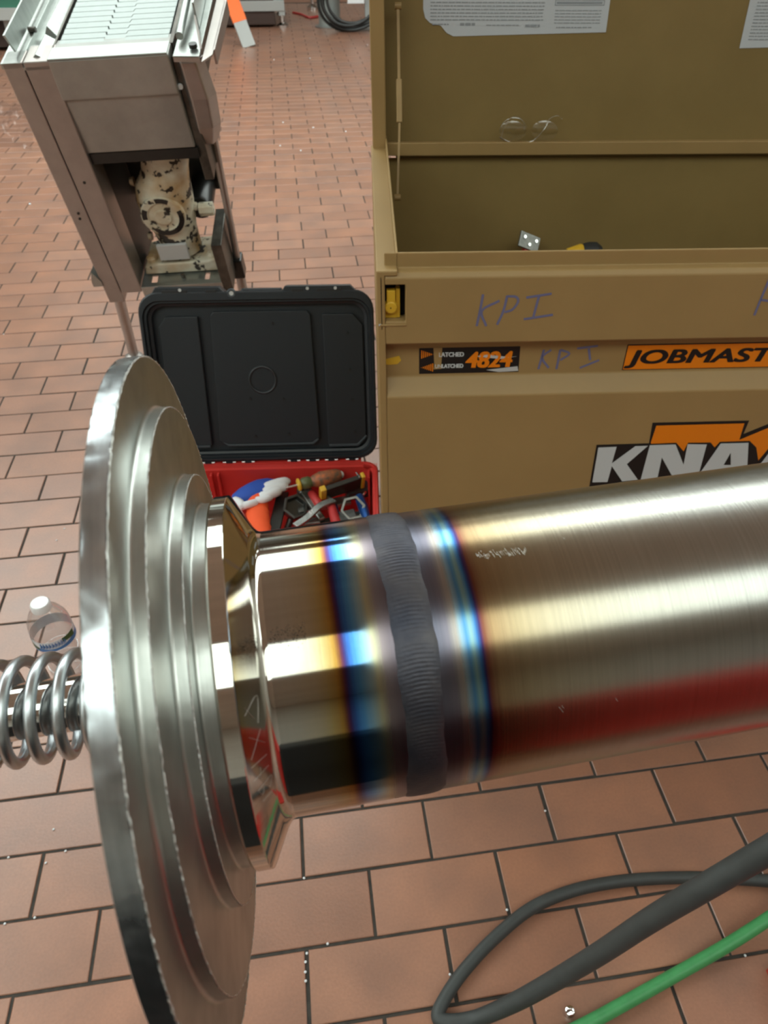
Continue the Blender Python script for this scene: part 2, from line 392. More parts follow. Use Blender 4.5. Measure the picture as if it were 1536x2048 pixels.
# ------------------------------------------------------------------ room shell
struct(MB().box(-6, 9, -7, 15, 4.0, 4.1).obj('ceiling', 'ceil'))
struct(MB().box(-6.1, -6, -7, 15, 0, 4).obj('wall_left', 'wall'))
struct(MB().box(9, 9.1, -7, 15, 0, 4).obj('wall_right', 'wall'))
struct(MB().box(-6, 9, 15, 15.1, 0, 4).obj('wall_back', 'wall'))
struct(MB().box(-6, 9, -7.1, -7, 0, 4).obj('wall_front', 'wall'))
floor = struct(MB().box(-6, 9, -7, 15, -.10, -.0022).obj('floor', 'grout'))
PX, PY = .213, .1065; JG = .0046
XA, XB, YA, YB = -3.4, 6.2, -1.45, 10.2
for nm, b in (('floor_beyond', (-6, XA, -7, 15)), ('floor_beyond', (XB, 9, -7, 15)), ('floor_beyond', (XA, XB, -7, YA)), ('floor_beyond', (XA, XB, YB, 15))):
    o = MB().box(b[0], b[1], b[2], b[3], -.01, 0).obj('tile_field', 'farfloor', floor); o['kind'] = 'stuff'
def tile_geo(cx, cy, jig):
    hx, hy = PX/2-JG/2+jig[0], PY/2-JG/2+jig[1]; c = .0012; z = jig[2]
    v = []
    for zz, e in ((-.006, 0), (z-.0010, 0), (z, c)):
        v += [(cx-hx+e, cy-hy+e, zz), (cx+hx-e, cy-hy+e, zz), (cx+hx-e, cy+hy-e, zz), (cx-hx+e, cy+hy-e, zz)]
    f = [(8, 9, 10, 11)]+[(k*4+i, k*4+(i+1) % 4, (k+1)*4+(i+1) % 4, (k+1)*4+i) for k in (0, 1) for i in range(4)]
    return v, f
def hidden(px, py):   # behind the chest, the open case or the tube
    if px > 770 and py < 990: return True
    if px > 500 and 1060-(px-500)*.13 < py < 1600-(px-500)*.17: return True
    if 290 < px < 755 and 590 < py < 1050: return True
    if (px-330)**2/150**2+(py-1420)**2/690**2 < 1: return True
    return False
tiles = []
j = int(YA/PY)
rows = range(int(YA/PY), int(YB/PY))
for j in rows:
    for i in range(int(XA/PX)-1, int(XB/PX)+1):
        k = 2*i+(1 if j % 2 == 0 else 0)        # joints of course j lie at k half tiles
        cx, cy = (k+1)*PX/2, (j+.5)*PY
        if cx < XA or cx > XB: continue
        x, y, zc = proj(Vector((cx, cy, 0)))
        vis = zc > .1 and -140 < x < IW+140 and -30 < y < IH+80
        size = 1/(zc**3) if vis and not hidden(x, y) else 0
        tiles.append((size, cx, cy))
tiles.sort(reverse=True)
tm = None
jigs = [(random.uniform(-.0006, .0006), random.uniform(-.0006, .0006), 0) for _ in range(8)]
protos = []
for jg in jigs:
    mb = MB(); mb.add(*tile_geo(0, 0, jg)); me = mb.mesh('tile'); me.materials.append(MT['tile']); protos.append(me)
for n, (s, cx, cy) in enumerate(tiles[:300]):
    o = bpy.data.objects.new('tile', protos[n % 8]); col.objects.link(o); o.parent = floor
    o.location = (cx+random.uniform(-.0006, .0006), cy+random.uniform(-.0005, .0005), random.uniform(-.0006, .0004))
    o.rotation_euler = (random.uniform(-.003, .003), random.uniform(-.002, .002), random.uniform(-.002, .002))
mb = MB()
for s, cx, cy in tiles[300:]: mb.add(*tile_geo(cx, cy, (random.uniform(-.0006, .0006), random.uniform(-.0006, .0006), random.uniform(-.0005, .0003))))
me = bpy.data.meshes.new('tile_field'); me.from_pydata(mb.v, [], mb.f); o = link('tile_field', me, 'tile', floor); o['kind'] = 'stuff'

# ------------------------------------------------------------------ ceiling lamps (the room's light, side panels added as fill)
fr = MB()
fr.box(-.62, .62, -.32, -.30, -.06, 0).box(-.62, .62, .30, .32, -.06, 0).box(-.62, -.60, -.30, .30, -.06, 0).box(.60, .62, -.30, .30, -.06, 0).box(-.6, .6, -.30, .30, -.01, 0)
frm = fr.mesh('lamp_housing'); frm.materials.append(MT['lampframe'])
dfm = MB().box(-.60, .60, -.30, .30, -.055, -.04).mesh('diffuser'); dfm.materials.append(MT['lamp'])
dfm2 = dfm.copy(); dfm2.materials.clear(); dfm2.materials.append(MT['lamp2'])
for x, y, dep in LAMPS:
    t = thing('ceiling_lamp', 'long white fluorescent ceiling lamp above the workshop floor, the side ones added as fill light', 'lamp', T(x, y, 4.0) @ Matrix.Diagonal((1, dep/.64, 1, 1)), 'rows of ceiling lamps')
    for nm, me in (('lamp_housing', frm), ('diffuser', dfm if y > 0 else dfm2)):
        o = bpy.data.objects.new(nm, me); col.objects.link(o); o.parent = t

# ------------------------------------------------------------------ the tube and the stepped disc: axis frame, local Z = s
AX = Vector((1, .0453, .0195)).normalized(); P0 = Vector((.5081, -.2820, 1.0348))
AM = along(P0, AX)
TR = .0508
tube = thing('steel_pipe', 'large stainless steel pipe crossing the picture, with a heat-tinted weld', 'pipe', AM)
mb = MB(); ri = TR-.002
SEG = 128
prof = [(-.0325, .040), (-.0325, .0647), (-.0322, .0650), (-.0319, .0652), (-.0317, .0653), (-.0314, .0653), (-.0274, .0653), (-.0272, .0653), (-.0270, .0652), (-.0268, .0649), (-.0267, .0647), (-.0212, .0541), (-.0210, .0537),
        (-.0207, .0532), (-.0203, .0526), (-.0198, .0520), (-.0193, .0515), (-.0187, .0511), (-.0181, .0509), (-.0175, TR)]
mb.lathe(prof, SEG, caps=False)
mb.obj('clamp_ferrule', 'ferrule', tube, smooth=True, angle=18)['label'] = 'mirror polished flange ring against the disc'
mb = MB(); mb.lathe([(-.0175, TR), (-.010, TR), (0, TR), (.0100, TR), (.0195, TR)], SEG, caps=False)
mb.obj('ferrule_neck', 'neck', tube, smooth=True)['label'] = 'polished neck tinted gold and blue beside the weld'
mb = MB(); mb.lathe([(.0195, TR), (.034, TR-.0001), (.05, TR), (.1, TR), (.3, TR), (.6, TR), (1.15, TR), (1.15, ri), (.2, ri), (-.03, ri), (-.03, .0400)], SEG, caps=False)
mb.obj('pipe_wall', 'tube', tube, smooth=True)['label'] = 'brushed pipe wall, straw to purple and blue near the weld'
# weld bead with ripples and wandering edges
mb = MB(); rings = []; NA, NS = 1500, 13
rnd = random.Random(3)
def wob(a, ph, k): return math.sin(a*3+ph)*.0005+math.sin(a*7+ph*2)*.0004+math.sin(a*17+ph*3)*.00022*k
steps = [(rnd.uniform(0, 2*PI), rnd.uniform(-.0007, .0007)) for _ in range(16)]
def step(a): 
    return sum(v for p, v in steps if p < a)
for i in range(NA+1):
    a = 2*PI*i/NA; st = step(a)*.6*(1 if i < NA else 1)
    sl = .0197+wob(a, .3, 1)*.8+st*.5+.00010*math.sin(a*41); sr = .0333+wob(a, 2.1, 1)*.8-st*.4+.00010*math.sin(a*37+1)
    ring = []
    for k in range(NS):
        q = k/(NS-1); e = 2*q-1
        hgt = .00055*(1-abs(e)**3)
        rip = math.sin(a*230-5.5*e*e+wob(a, 1, 1)*1500)*.000055*(1-e*e)*(0.75+.25*math.sin(a*5.3))
        jit = rnd.uniform(-1, 1)*.000022*(1-e*e)
        r = TR+(-.0002 if k in (0, NS-1) else hgt+rip+jit)
        ring.append(Vector((r*math.cos(a), r*math.sin(a), sl+(sr-sl)*q)))
    rings.append(ring)
mb.loft(rings, closed=False)
mb.obj('weld_bead', 'bead', tube, smooth=True, angle=60)['label'] = 'dark grey rippled weld bead round the pipe'
# letters scratched on the cone of the ferrule
mb = MB()
def cone(a, q, h):   # a: degrees below the horizontal front, q: 0..1 across the cone
    s = -.0268+(.0058)*q; r = .0650-.0110*q+.00008
    th = R(a+27)
    n = Vector((0, -math.cos(th), math.sin(th)))      # world radial in the plane across x (axis ~ x)
    w = P0+AX*s+(n-AX*n.dot(AX)).normalized()*r
    return AM.inverted() @ w
for st in ([(14, .25), (18, .85), (10, .75)], [(16, .3), (12, .6)], [(8, .8), (2, .25)], [(8, .3), (3, .9)], [(0, .2), (-1, .9)], [(-4, .2), (-5, .9)], [(-2.5, .55), (-6, .5)],
           [(-8, .3), (-9, .95)], [(-8, .3), (-11, .45), (-9, .6)], [(-9, .6), (-12, .8), (-9.5, .95)], [(-13, .4), (-14.5, .9)]):
    P = [cone(a, q, 0) for a, q in st]; mb.tube(spline(P, 4) if len(P) > 2 else P, .00005, 4)
mb.obj('scratched_mark', 'stsdull', tube)['label'] = 'letters scratched by hand into the flange'

def onpipe(s_, deg, h=.00004):
    n = Vector((0, -math.cos(R(deg)), math.sin(R(deg)))); n = (n-AX*n.dot(AX)).normalized(); return AM.inverted() @ (P0+AX*s_+n*(TR+h))
mb = MB(); rr = random.Random(12)
for k in range(46):
    q = k/45; a_ = 83.5-1.5*q+rr.uniform(-1.2, 1.2); L_ = rr.uniform(.6, 2.2); s_ = .0520+.0165*q
    mb.tube([onpipe(s_, a_), onpipe(s_+.0004, a_-L_)], .000045+.00003*rr.random(), 4)
for s_, a_ in ((.0700, 21), (.0705, 20), (.0708, 21.5), (.0890, 20.5)):
    mb.tube([onpipe(s_, a_), onpipe(s_+.0008, a_-1.5)], .00008, 4)
for p in ([(.0735, 95), (.083, 84)], [(.0835, 96), (.0828, 84)], [(.1195, 90), (.122, 88)]): mb.tube([onpipe(*q) for q in p], .00004, 4)
o = mb.obj('scratches', 'nick', tube); o['kind'] = 'stuff'; o['label'] = 'patch of bright scratches'

mb = MB(); rr = random.Random(21)
for k in range(260):
    s_ = -.0168+.011*rr.random()**.8; a_ = 62.5+(1.9*rr.gauss(0, 1))*(1-((s_+.0113)/.009)**2*.6)
    p = onpipe(s_, a_, .00002); q = rr.uniform(.00005, .00018); mb.lathe([(-q*.2, q), (q*.2, q*.6)], 6, m=along(p, (p.x, p.y, 0)))
o = mb.obj('pitting', 'dark', tube); o['kind'] = 'stuff'; o['label'] = 'black pitted smudge beside the flange'

disc = thing('stepped_disc', 'stepped round aluminium plug fixed to the flange end of the steel pipe', 'plug', AM)
def nicked(name, prof, mat, label=None, amp=.00015, seg=360):
    mb = MB(); mb.lathe(prof, seg, caps=False); o = mb.obj(name, mat, disc, smooth=True, angle=30)
    rr = random.Random(len(prof)+seg); 
    for v in o.data.vertices:
        if rr.random() < .35:
            d = Vector((v.co.x, v.co.y, 0)); v.co -= d.normalized()*rr.random()*amp
    if label: o['label'] = label
    return o
def step_prof(s_face, r_out, s_out, r_in, fr=.0013):
    # flat face from r_out down to the root fillet, then the cylinder wall to s_out
    p = [(s_face, r_out), (s_face, r_out-.0004), (s_face, r_in+fr+.0004)]
    for k in range(8):
        a = R(90*k/7); p.append((s_face+fr-fr*math.cos(a), r_in+fr-fr*math.sin(a)))
    return p+[(s_face+fr+.0003, r_in), (s_out-.0002, r_in), (s_out, r_in)]
nicked('rim_plate', [(-.0519, .0095), (-.0519, .1148), (-.0515, .1155)], 'alu')
nicked('rim_band', [(-.0515, .1155), (-.0505, .1155), (-.049, .1155), (-.0470, .1155), (-.0458, .1155)], 'rim', 'scuffed outer rim of the largest step', .0004)
nicked('largest_step', step_prof(-.0456, .1153, -.0414, .0983), 'alu', 'largest turned step', .00005)
nicked('middle_step', step_prof(-.0412, .0981, -.0373, .0743, .0011), 'alu', 'middle turned step', .00004)
nicked('smallest_step', step_prof(-.0371, .0741, -.0326, .0634, .0009)+[(-.0326, .04)], 'alu', 'smallest turned step', .00003)
for nm, s, r, a in (('nicked_edge', -.0456, .1152, .0003), ('nicked_edge', -.0413, .09805, .0003), ('nicked_edge', -.0371, .0741, .00015)):
    mb = MB(); rr = random.Random(int(r*1e4)); pts = []
    for i in range(721):
        t = 2*PI*i/720; q = r+rr.uniform(-a, a)*.4
        pts.append((q*math.cos(t), q*math.sin(t), s+rr.uniform(-a, a)*.5))
    rings = []
    for i, p in enumerate(pts):
        t = 2*PI*i/720; wd = .00022+rr.random()*a*.9; u = Vector((math.cos(t), math.sin(t), 0)); z = Vector((0, 0, 1)); c = Vector(p)
        rings.append([c+u*wd*.4, c+z*wd*.6, c-u*wd, c-z*wd])
    mb.loft(rings, True); mb.obj(nm, 'nick', disc)
mb = MB(); mb.lathe([(-.052, .0097), (-.20, .0097), (-.30, .0097), (-.301, .009)], 48)
mb.obj('shaft', 'shaft', disc, smooth=True)['label'] = 'polished round shaft inside the spring'
hp = []
for i in range(0, 1100):
    t = i/48; a = 2*PI*t+PI*.52
    hp.append((.0172*math.cos(a), .0172*math.sin(a), -.0535-.0088*t))
MB().tube(hp, .00205, 12).obj('coil_spring', 'spring', disc, smooth=True)['label'] = 'coil spring round the shaft'

# ------------------------------------------------------------------ tan steel job chest; local frame x right, y back, z up
YB_ = R(5.5); BO = Vector((.615, .558, 0))
BM = frame(BO, (math.cos(YB_), -math.sin(YB_), 0), (math.sin(YB_), math.cos(YB_), 0), (0, 0, 1))
BI = BM.inverted()
chest = thing('job_chest', 'open tan steel job site tool chest with raised lid', 'tool chest', BM)
W_, DP = 1.22, .64
def face(a, b, h, v=0.): return Vector((a, v-h, b))       # decal on the front plane
# body: front profile swept in x, as a shell
prof = [(.0, .10), (.0, .618), (.022, .643), (.022, .700), (.0, .711), (.0, .813), (.006, .820), (.020, .820), (.020, .842), (.024, .842), (.024, .12)]
mb = MB(); mb.loft([[Vector((x, y, z)) for y, z in prof] for x in (.012, W_-.012)], True, (True, True)); mb.obj('front_panel', 'tan', chest, bevel=.0025, seg=3)
def latch_cut(o, x0, x1, z0, z1):
    c = MB().box(x0, x1, -.02, .05, z0, z1).obj('cutter', None); c.matrix_world = BM
    bpy.context.view_layer.update()
    md = o.modifiers.new('cut', 'BOOLEAN'); md.object = c; md.solver = 'EXACT'
    o.modifiers.move(len(o.modifiers)-1, 0)
    bpy.context.view_layer.update()
    dg = bpy.context.evaluated_depsgraph_get(); me = bpy.data.meshes.new_from_object(o.evaluated_get(dg)); o.modifiers.clear(); o.data = me
    bpy.data.objects.remove(c)
latch_cut(chest.children[0], .0080, .0412, .7470, .8033)
side = [(.0, .10), (.0, .820), (.62, .820), (.62, .10)]
for x0, x1 in ((0, .012), (W_-.012, W_)):
    mb = MB(); mb.loft([[Vector((x, y, z)) for y, z in side] for x in (x0, x1)], True, (True, True))
    mb.obj('side_panel', 'tan', chest, bevel=.002)
for s in (0, 1):
    x0, x1 = (0, .030) if s == 0 else (W_-.030, W_)
    MB().box(x0, x1, .0, .62, .816, .824).obj('top_rim', 'tan', chest, bevel=.002)
    xi = .0285 if s == 0 else W_-.0315
    MB().box(xi, xi+.003, .02, .62, .70, .842).obj('inner_flange', 'tan', chest, bevel=.001)
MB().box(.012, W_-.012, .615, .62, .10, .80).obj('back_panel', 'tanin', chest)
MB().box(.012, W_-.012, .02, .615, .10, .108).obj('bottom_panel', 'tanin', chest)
MB().box(.006, .0075, .0, .05, .735, .815).box(.006, .06, .045, .05, .735, .815).obj('latch_pocket', 'dark', chest)
mb = MB(); mb.box(.006, .06, .030, .032, .735, .815); mb.obj('latch_backing', 'dark', chest)
t_ = MB(); t_.lathe([(0, .0098), (.003, .0100), (.010, .0096), (.0115, .0080)], 12, m=Matrix.Translation((.0205, .016, .7665)) @ Matrix.Rotation(R(90), 4, 'X'))
t_.box(.0145, .027, .006, .018, .768, .792); t_.box(.0275, .034, .012, .024, .748, .7926); t_.box(.0122, .030, .012, .022, .7475, .760)
t_.obj('latch', 'yellow', chest, bevel=.001)['label'] = 'yellow plastic latch knob'
MB().lathe([(0, .0009), (.0006, .0009)], 10, m=Matrix.Translation((.0202, .0040, .7668)) @ Matrix.Rotation(R(90), 4, 'X')).obj('latch_pin', 'black', chest)
MB().box(.004, .043, -.0015, .004, .7405, .7435).obj('latch_lip', 'tan', chest, bevel=.0008)
MB().box(.002, .006, -.0005, .0, .741, .744).obj('rivet', 'pvc', chest)
# lid, standing upright: a shallow pan opened towards the viewer
LZ0, LZ1 = .815, 1.46
ld = MB()
ld.box(.004, W_-.004, .668, .672, LZ0, LZ1)
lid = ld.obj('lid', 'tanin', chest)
lid['label'] = 'raised lid panel'
MB().box(.030, W_-.004, .600, .668, LZ0, LZ0+.0035).obj('lid_bottom_flange', 'tan', chest, bevel=.001)
MB().box(.022, W_-.004, .598, .602, LZ0-.006, LZ0+.0185).obj('lid_lip', 'tan', chest, bevel=.0015)
for x0, x1 in ((.0035, .0065), (W_-.0065, W_-.0035)):
    MB().box(x0, x1, .598, .672, LZ0, LZ1).obj('lid_side', 'tan', chest)
for x0, x1 in ((.0035, .030), (W_-.030, W_-.0035)):
    MB().box(x0, x1, .596, .600, LZ0-.002, LZ1).obj('lid_edge_strip', 'tan', chest, bevel=.0015)
    MB().box((x1-.003 if x0 < .5 else x0), (x1 if x0 < .5 else x0+.003), .600, .622, LZ0+.018, LZ1).obj('lid_edge_return', 'tan', chest)
MB().box(.0035, W_-.0035, .598, .672, LZ1, LZ1+.003).obj('lid_top_flange', 'tan', chest)
MB().box(.002, .034, .596, .622, .802, .816).obj('hinge_corner', 'tan', chest)
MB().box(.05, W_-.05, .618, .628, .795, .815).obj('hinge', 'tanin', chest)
# lid stay: two links and a sleeve
def cb(x, y, v):          # pixel -> chest local point on the plane y=v
    d = BI.to_3x3() @ ray(x, y); c = BI @ CAM; return c+d*((v-c.y)/d.y)
p1, p2, p3 = cb(796, 12, .640), cb(799, 245, .560), cb(795, 395, .500)
mb = MB()
def flat(mb, a, b, wd, th):
    z = (b-a).normalized(); x = Vector((1, 0, 0)); x = (x-z*x.dot(z)).normalized(); y = z.cross(x); L = (b-a).length
    mb.box(-wd/2, wd/2, -th/2, th/2, 0, L, m=frame(a, x, y, z))
flat(mb, p1, p2, .005, .003); mb.obj('stay_upper_link', 'tan', chest)
mb = MB(); flat(mb, p2, p3, .004, .003); mb.obj('stay_lower_link', 'tan', chest)
pm = p1.lerp(p2, .62); mb = MB(); flat(mb, pm, p2, .0105, .008); mb.obj('stay_sleeve', 'tan', chest, bevel=.001)
for p in (p1, p3): MB().lathe([(-.006, .006), (.006, .006)], 14, m=Matrix.Translation(p) @ Matrix.Rotation(R(90), 4, 'Y')).obj('stay_pivot', 'tan', chest)
MB().box(.09, 1.13, .05, .10, .03, .10).box(.09, 1.13, .52, .57, .03, .10).obj('skid', 'black', chest)
for x, y in ((.12, .08), (1.10, .08), (.12, .54), (1.10, .54)):
    mb = MB(); mb.lathe([(-.012, .034), (.012, .034)], 24, m=Matrix.Translation((x, y, .034)) @ Matrix.Rotation(R(90), 4, 'Y')); mb.obj('caster_wheel', 'black', chest)

# decals and writing
def poly(name, pts, mat, h, v=0., label=None):
    mb = MB(); mb.add([face(a, b, h, v) for a, b in pts]+[face(a, b, h-.0004, v) for a, b in pts],
       [tuple(range(len(pts)))]+[(i, (i+1) % len(pts), len(pts)+(i+1) % len(pts), len(pts)+i) for i in range(len(pts))])
    me = mb.mesh(name)
    bm = bmesh.new(); bm.from_mesh(me); bmesh.ops.triangulate(bm, faces=[f for f in bm.faces if len(f.verts) > 4]); bm.to_mesh(me); bm.free()
    o = link(name, me, mat, chest)
    if label: o['label'] = label
    return o
logo = poly('logo_sticker', [(.366, .425), (.3636, .5169), (.4533, .5175), (.4503, .5592), (.6135, .5590), (.6117, .5320), (.70, .578), (.90, .578), (.90, .425)], 'black', .0005, 0, 'black backing of the maker logo')
def under(o, par): o.parent = par
under(poly('orange_hammer', [(.4571, .5158), (.4560, .5195), (.4579, .5532), (.6067, .5536), (.6080, .5200), (.70, .570), (.89, .570), (.89, .47), (.47, .47)], 'orange', .0009), logo)
under(poly('letter_shadow', [(.368, .430), (.3640, .5163), (.4083, .5161), (.4545, .5169), (.4998, .5178), (.5169, .4994), (.5205, .5172), (.5594, .5166), (.5692, .5061), (.5752, .5175), (.6267, .5179), (.6425, .5039), (.6549, .4754), (.6647, .5005), (.69, .5175), (.89, .5175), (.89, .430)], 'black', .0013), logo)
K = [(.3672, .5121), (.3983, .5126), (.3965, .4778), (.4304, .513), (.4519, .5132), (.423, .4756), (.4499, .44), (.4221, .4379), (.3975, .4721), (.3960, .4373), (.3693, .4374)]
NL = [(.4551, .5142), (.4994, .5145), (.5238, .4709), (.52, .5145), (.5535, .5129), (.5564, .4399), (.5136, .4402), (.4816, .4879), (.4839, .4412), (.4547, .4398)]
AL = [(.5773, .5141), (.6255, .5141), (.6451, .4394), (.6137, .4392), (.6115, .4508), (.5797, .4503), (.5751, .4393), (.5541, .4394)]
for L in (K, NL, AL, [(a+.098, b) for a, b in AL], [(a+.36, b) for a, b in K]): under(poly('letter', L, 'white', .0017), logo)
for dx in (0, .098): under(poly('letter_counter', [(a+dx, b) for a, b in ((.6003, .494), (.6077, .4683), (.5953, .4687))], 'black', .0021), logo)
st = poly('name_sticker', [(.3886, .6915), (.80, .6915), (.80, .6465), (.3880, .6465)], 'black', .0004, .022, 'orange name sticker')
under(poly('sticker_field', [(.3900, .6898), (.799, .6898), (.799, .6478), (.3892, .6478)], 'orange', .0008, .022), st)
def decal_text(s, size, x, z, mat, v, h, par, bold=0, shear=0, xs=1):
    me = text_mesh(s, size, 0, shear, xs)
    if bold:
        bm = bmesh.new(); 
        for k in range(5):
            m2 = me.copy(); m2.transform(Matrix.Translation((bold*(k-2)*.5, bold*.35*((k % 2)*2-1), .00004*k))); bm.from_mesh(m2); bpy.data.meshes.remove(m2)
        bm.to_mesh(me); bm.free()
    o = link('lettering', me, mat, par)
    o.matrix_local = Matrix.Translation((x, v-h, z)) @ Matrix.Rotation(R(90), 4, 'X'); return o
decal_text('JOBMASTER', .0335, .3965, .6585, 'black', .022, .0012, st, .0019, .16, 1.62)
s2 = poly('model_sticker', [(.0634, .6917), (.2201, .6918), (.2216, .6472), (.0640, .6469)], 'black', .0004, .022, 'black and orange model number sticker, scuffed')
decal_text('4824', .0385, .1365, .6572, 'orange', .022, .0010, s2, .0018, .12, .93)
decal_text('LATCHED', .0105, .0935, .6768, 'white', .022, .0008, s2, .0005, 0, .85)
decal_text('UNLATCHED', .0095, .0880, .6570, 'white', .022, .0008, s2, .0005, 0, .80)
for a, sg in ((.6873, 1), (.6586, -1)):
    for k in range(7):
        q = k/6
        x = .0668+q*.0175; hh = .0068*(1-q) if sg > 0 else .0068*q
        mb = MB(); zc = .6810 if sg > 0 else .6580
        under(poly('stripe', [(x, zc-hh-.0004), (x+.0016, zc-hh), (x+.0016, zc+hh), (x, zc+hh+.0004)], 'orange', .0007, .022), s2)
under(poly('torn_strip', [(.0854, .693), (.0991, .6927), (.0985, .660), (.0993, .6556), (.0864, .6548), (.0875, .662)], 'tan', .0011, .022), s2)
under(poly('scuff', [(.150, .6765), (.170, .6790), (.205, .6740), (.216, .6750), (.19, .671), (.165, .6745)], 'pvc', .0013, .022), s2)
under(poly('scuff', [(.17, .652), (.219, .6575), (.221, .6495), (.19, .6480)], 'pvc', .0013, .022), s2)
poly('paint_smear', [(.0042, .6722), (.0327, .6793), (.0357, .6715), (.0300, .6650), (.0169, .6641), (.0051, .6662)], 'yellow', .0005, .022, 'smear of yellow paint')
def writing(strokes, v, label, wd=.0036):
    mb = MB()
    for s in strokes: stroke(mb, s, wd, lambda a, b, h: face(a, b, h, v))
    o = mb.obj('handwriting', 'bluepen', chest); o['label'] = label; return o
writing([[(.1528, .7879), (.1506, .7665), (.1468, .7384)], [(.1775, .7778), (.1527, .7625), (.161, .7381)], [(.188, .7854), (.1845, .7619), (.1769, .7399)],
         [(.1881, .7844), (.2011, .7832), (.2046, .7754), (.1974, .7637), (.1865, .7599)], [(.216, .782), (.2524, .7873)], [(.2343, .7837), (.2297, .7511)], [(.2158, .7483), (.2288, .7501), (.2585, .7546)]], 0, 'KPI written large in blue marker on the front band')
writing([[(.2578, .6853), (.2529, .6513)], [(.2692, .6851), (.2566, .6719), (.2692, .6532)], [(.2835, .6848), (.2819, .6506)], [(.2835, .6848), (.2987, .6778), (.2859, .6667)],
         [(.3097, .6865), (.3417, .6903)], [(.3281, .6862), (.3335, .6657)], [(.319, .6521), (.348, .6654)]], .022, 'smaller faded KPI in blue marker in the recess')
writing([[(.5685, .8047), (.5655, .7729), (.5635, .7482)], [(.5655, .7729), (.5813, .7706)], [(.5685, .8047), (.583, .800), (.590, .788), (.5813, .7706)]], 0, 'start of a third blue marker word at the frame edge')

# papers glued inside the lid
def paper(name, pts, lines, label, boxes=()):
    mb = MB(); n = len(pts)
    mb.add([Vector((a, .6675, b)) for a, b in pts]+[Vector((a, .6668, b)) for a, b in pts], [tuple(range(n)), tuple(range(n, 2*n))]+[(i, (i+1) % n, n+(i+1) % n, n+i) for i in range(n)])
    o = mb.obj(name, 'paper'); o.matrix_world = BM; tag(o, label, 'paper')
    pr = MB(); rr = random.Random(5)
    for (x0, x1, z, h, dens) in lines:
        x = x0
        while x < x1-.004:
            L = min(rr.uniform(.004, .014), x1-x); pr.box(x, x+L-.0015, .6662, .6666, z, z+h); x += L
    for x0, x1, z0, z1 in boxes: pr.box(x0, x1, .6662, .6666, z0, z1)
    q = pr.obj('fine_print', 'ink', o); q['kind'] = 'stuff'
    return o
lines = []
for k in range(22): 
    z = 1.050-k*.0
z = 1.058
for k in range(6): lines.append((.118 if k < 4 else .118, .335, z-.0055*k, .0016, 1))
for k in range(5): lines.append((.355, .445, z-.012-.0050*k, .0012, 1))
for k in range(16): lines.append((.118, .335, z+.009+.0065*k, .0016, 1))
for k in range(14): lines.append((.355, .445, z+.022+.0065*k, .0016, 1))
lines += [(.122, .158, 1.023, .002, 1), (.175, .205, 1.022, .0045, 1), (.225, .290, 1.022, .0016, 1), (.300, .330, 1.020, .004, 1), (.36, .43, 1.0185, .0016, 1)]
paper('notice_sheet', [(.103, 1.20), (.1045, 1.048), (.1085, 1.034), (.118, 1.026), (.138, 1.022), (.150, 1.010), (.163, 1.0045), (.458, 1.0115), (.456, 1.20)], lines,
      'large white notice sheet with torn lower left corner, inside the raised lid', [(.353, .447, 1.0545, 1.0555), (.353, .447, 1.0625, 1.0635), (.353, .354, 1.0545, 1.0635), (.446, .447, 1.0545, 1.0635), (.356, .443, 1.057, 1.0605)])
lines = [(.742, .93, .999+.0055*k, .0016, 1) for k in range(30)]
paper('notice_sheet', [(.722, 1.20), (.729, .985), (.95, .990), (.95, 1.20)], lines, 'white printed sheet cut off by the right picture edge, inside the lid')

# clear safety glasses on the lid ledge
gl = thing('safety_glasses', 'clear safety glasses resting on the ledge of the raised chest lid', 'glasses', BM)
def arc(c, rx, rz, a0, a1, y0, y1, n=12): return [Vector((c[0]+rx*math.cos(R(a0+(a1-a0)*k/n)), y0+(y1-y0)*k/n, c[1]+rz*math.sin(R(a0+(a1-a0)*k/n)))) for k in range(n+1)]
for cx, nm in ((.290, 'lens'), (.356, 'lens')):
    P = [Vector((cx+.027*math.cos(R(a)), .648-.004*math.cos(R(a)), .842+.019*math.sin(R(a)))) for a in range(0, 360, 15)]
    mb = MB(); c = Vector((cx, .638, .842)); mb.add([c]+P, [(0, i+1, (i+1) % 24+1) for i in range(24)]); mb.obj(nm, 'lens', gl, smooth=True)
MB().tube(arc((.290, .846), .027, .022, 200, -30, .640, .646), .0009, 8).obj('rim', 'lens', gl)
MB().tube(spline([(.262, .612, .836), (.270, .618, .832), (.285, .625, .826), (.300, .630, .824), (.330, .630, .828), (.352, .632, .850), (.362, .640, .866), (.38, .652, .869), (.392, .66, .862)], 6), .0011, 8).obj('temple', 'lens', gl, smooth=True)
MB().tube(spline([(.262, .612, .838), (.268, .625, .855), (.282, .64, .868), (.300, .648, .868), (.312, .650, .856), (.313, .648, .842)], 6), .0010, 8).obj('temple', 'lens', gl, smooth=True)
MB().tube(spline([(.258, .611, .8400), (.268, .613, .8345), (.280, .618, .829), (.292, .622, .8262)], 5), [.0012]*16, 8).obj('nose_bridge', 'chrome', gl)

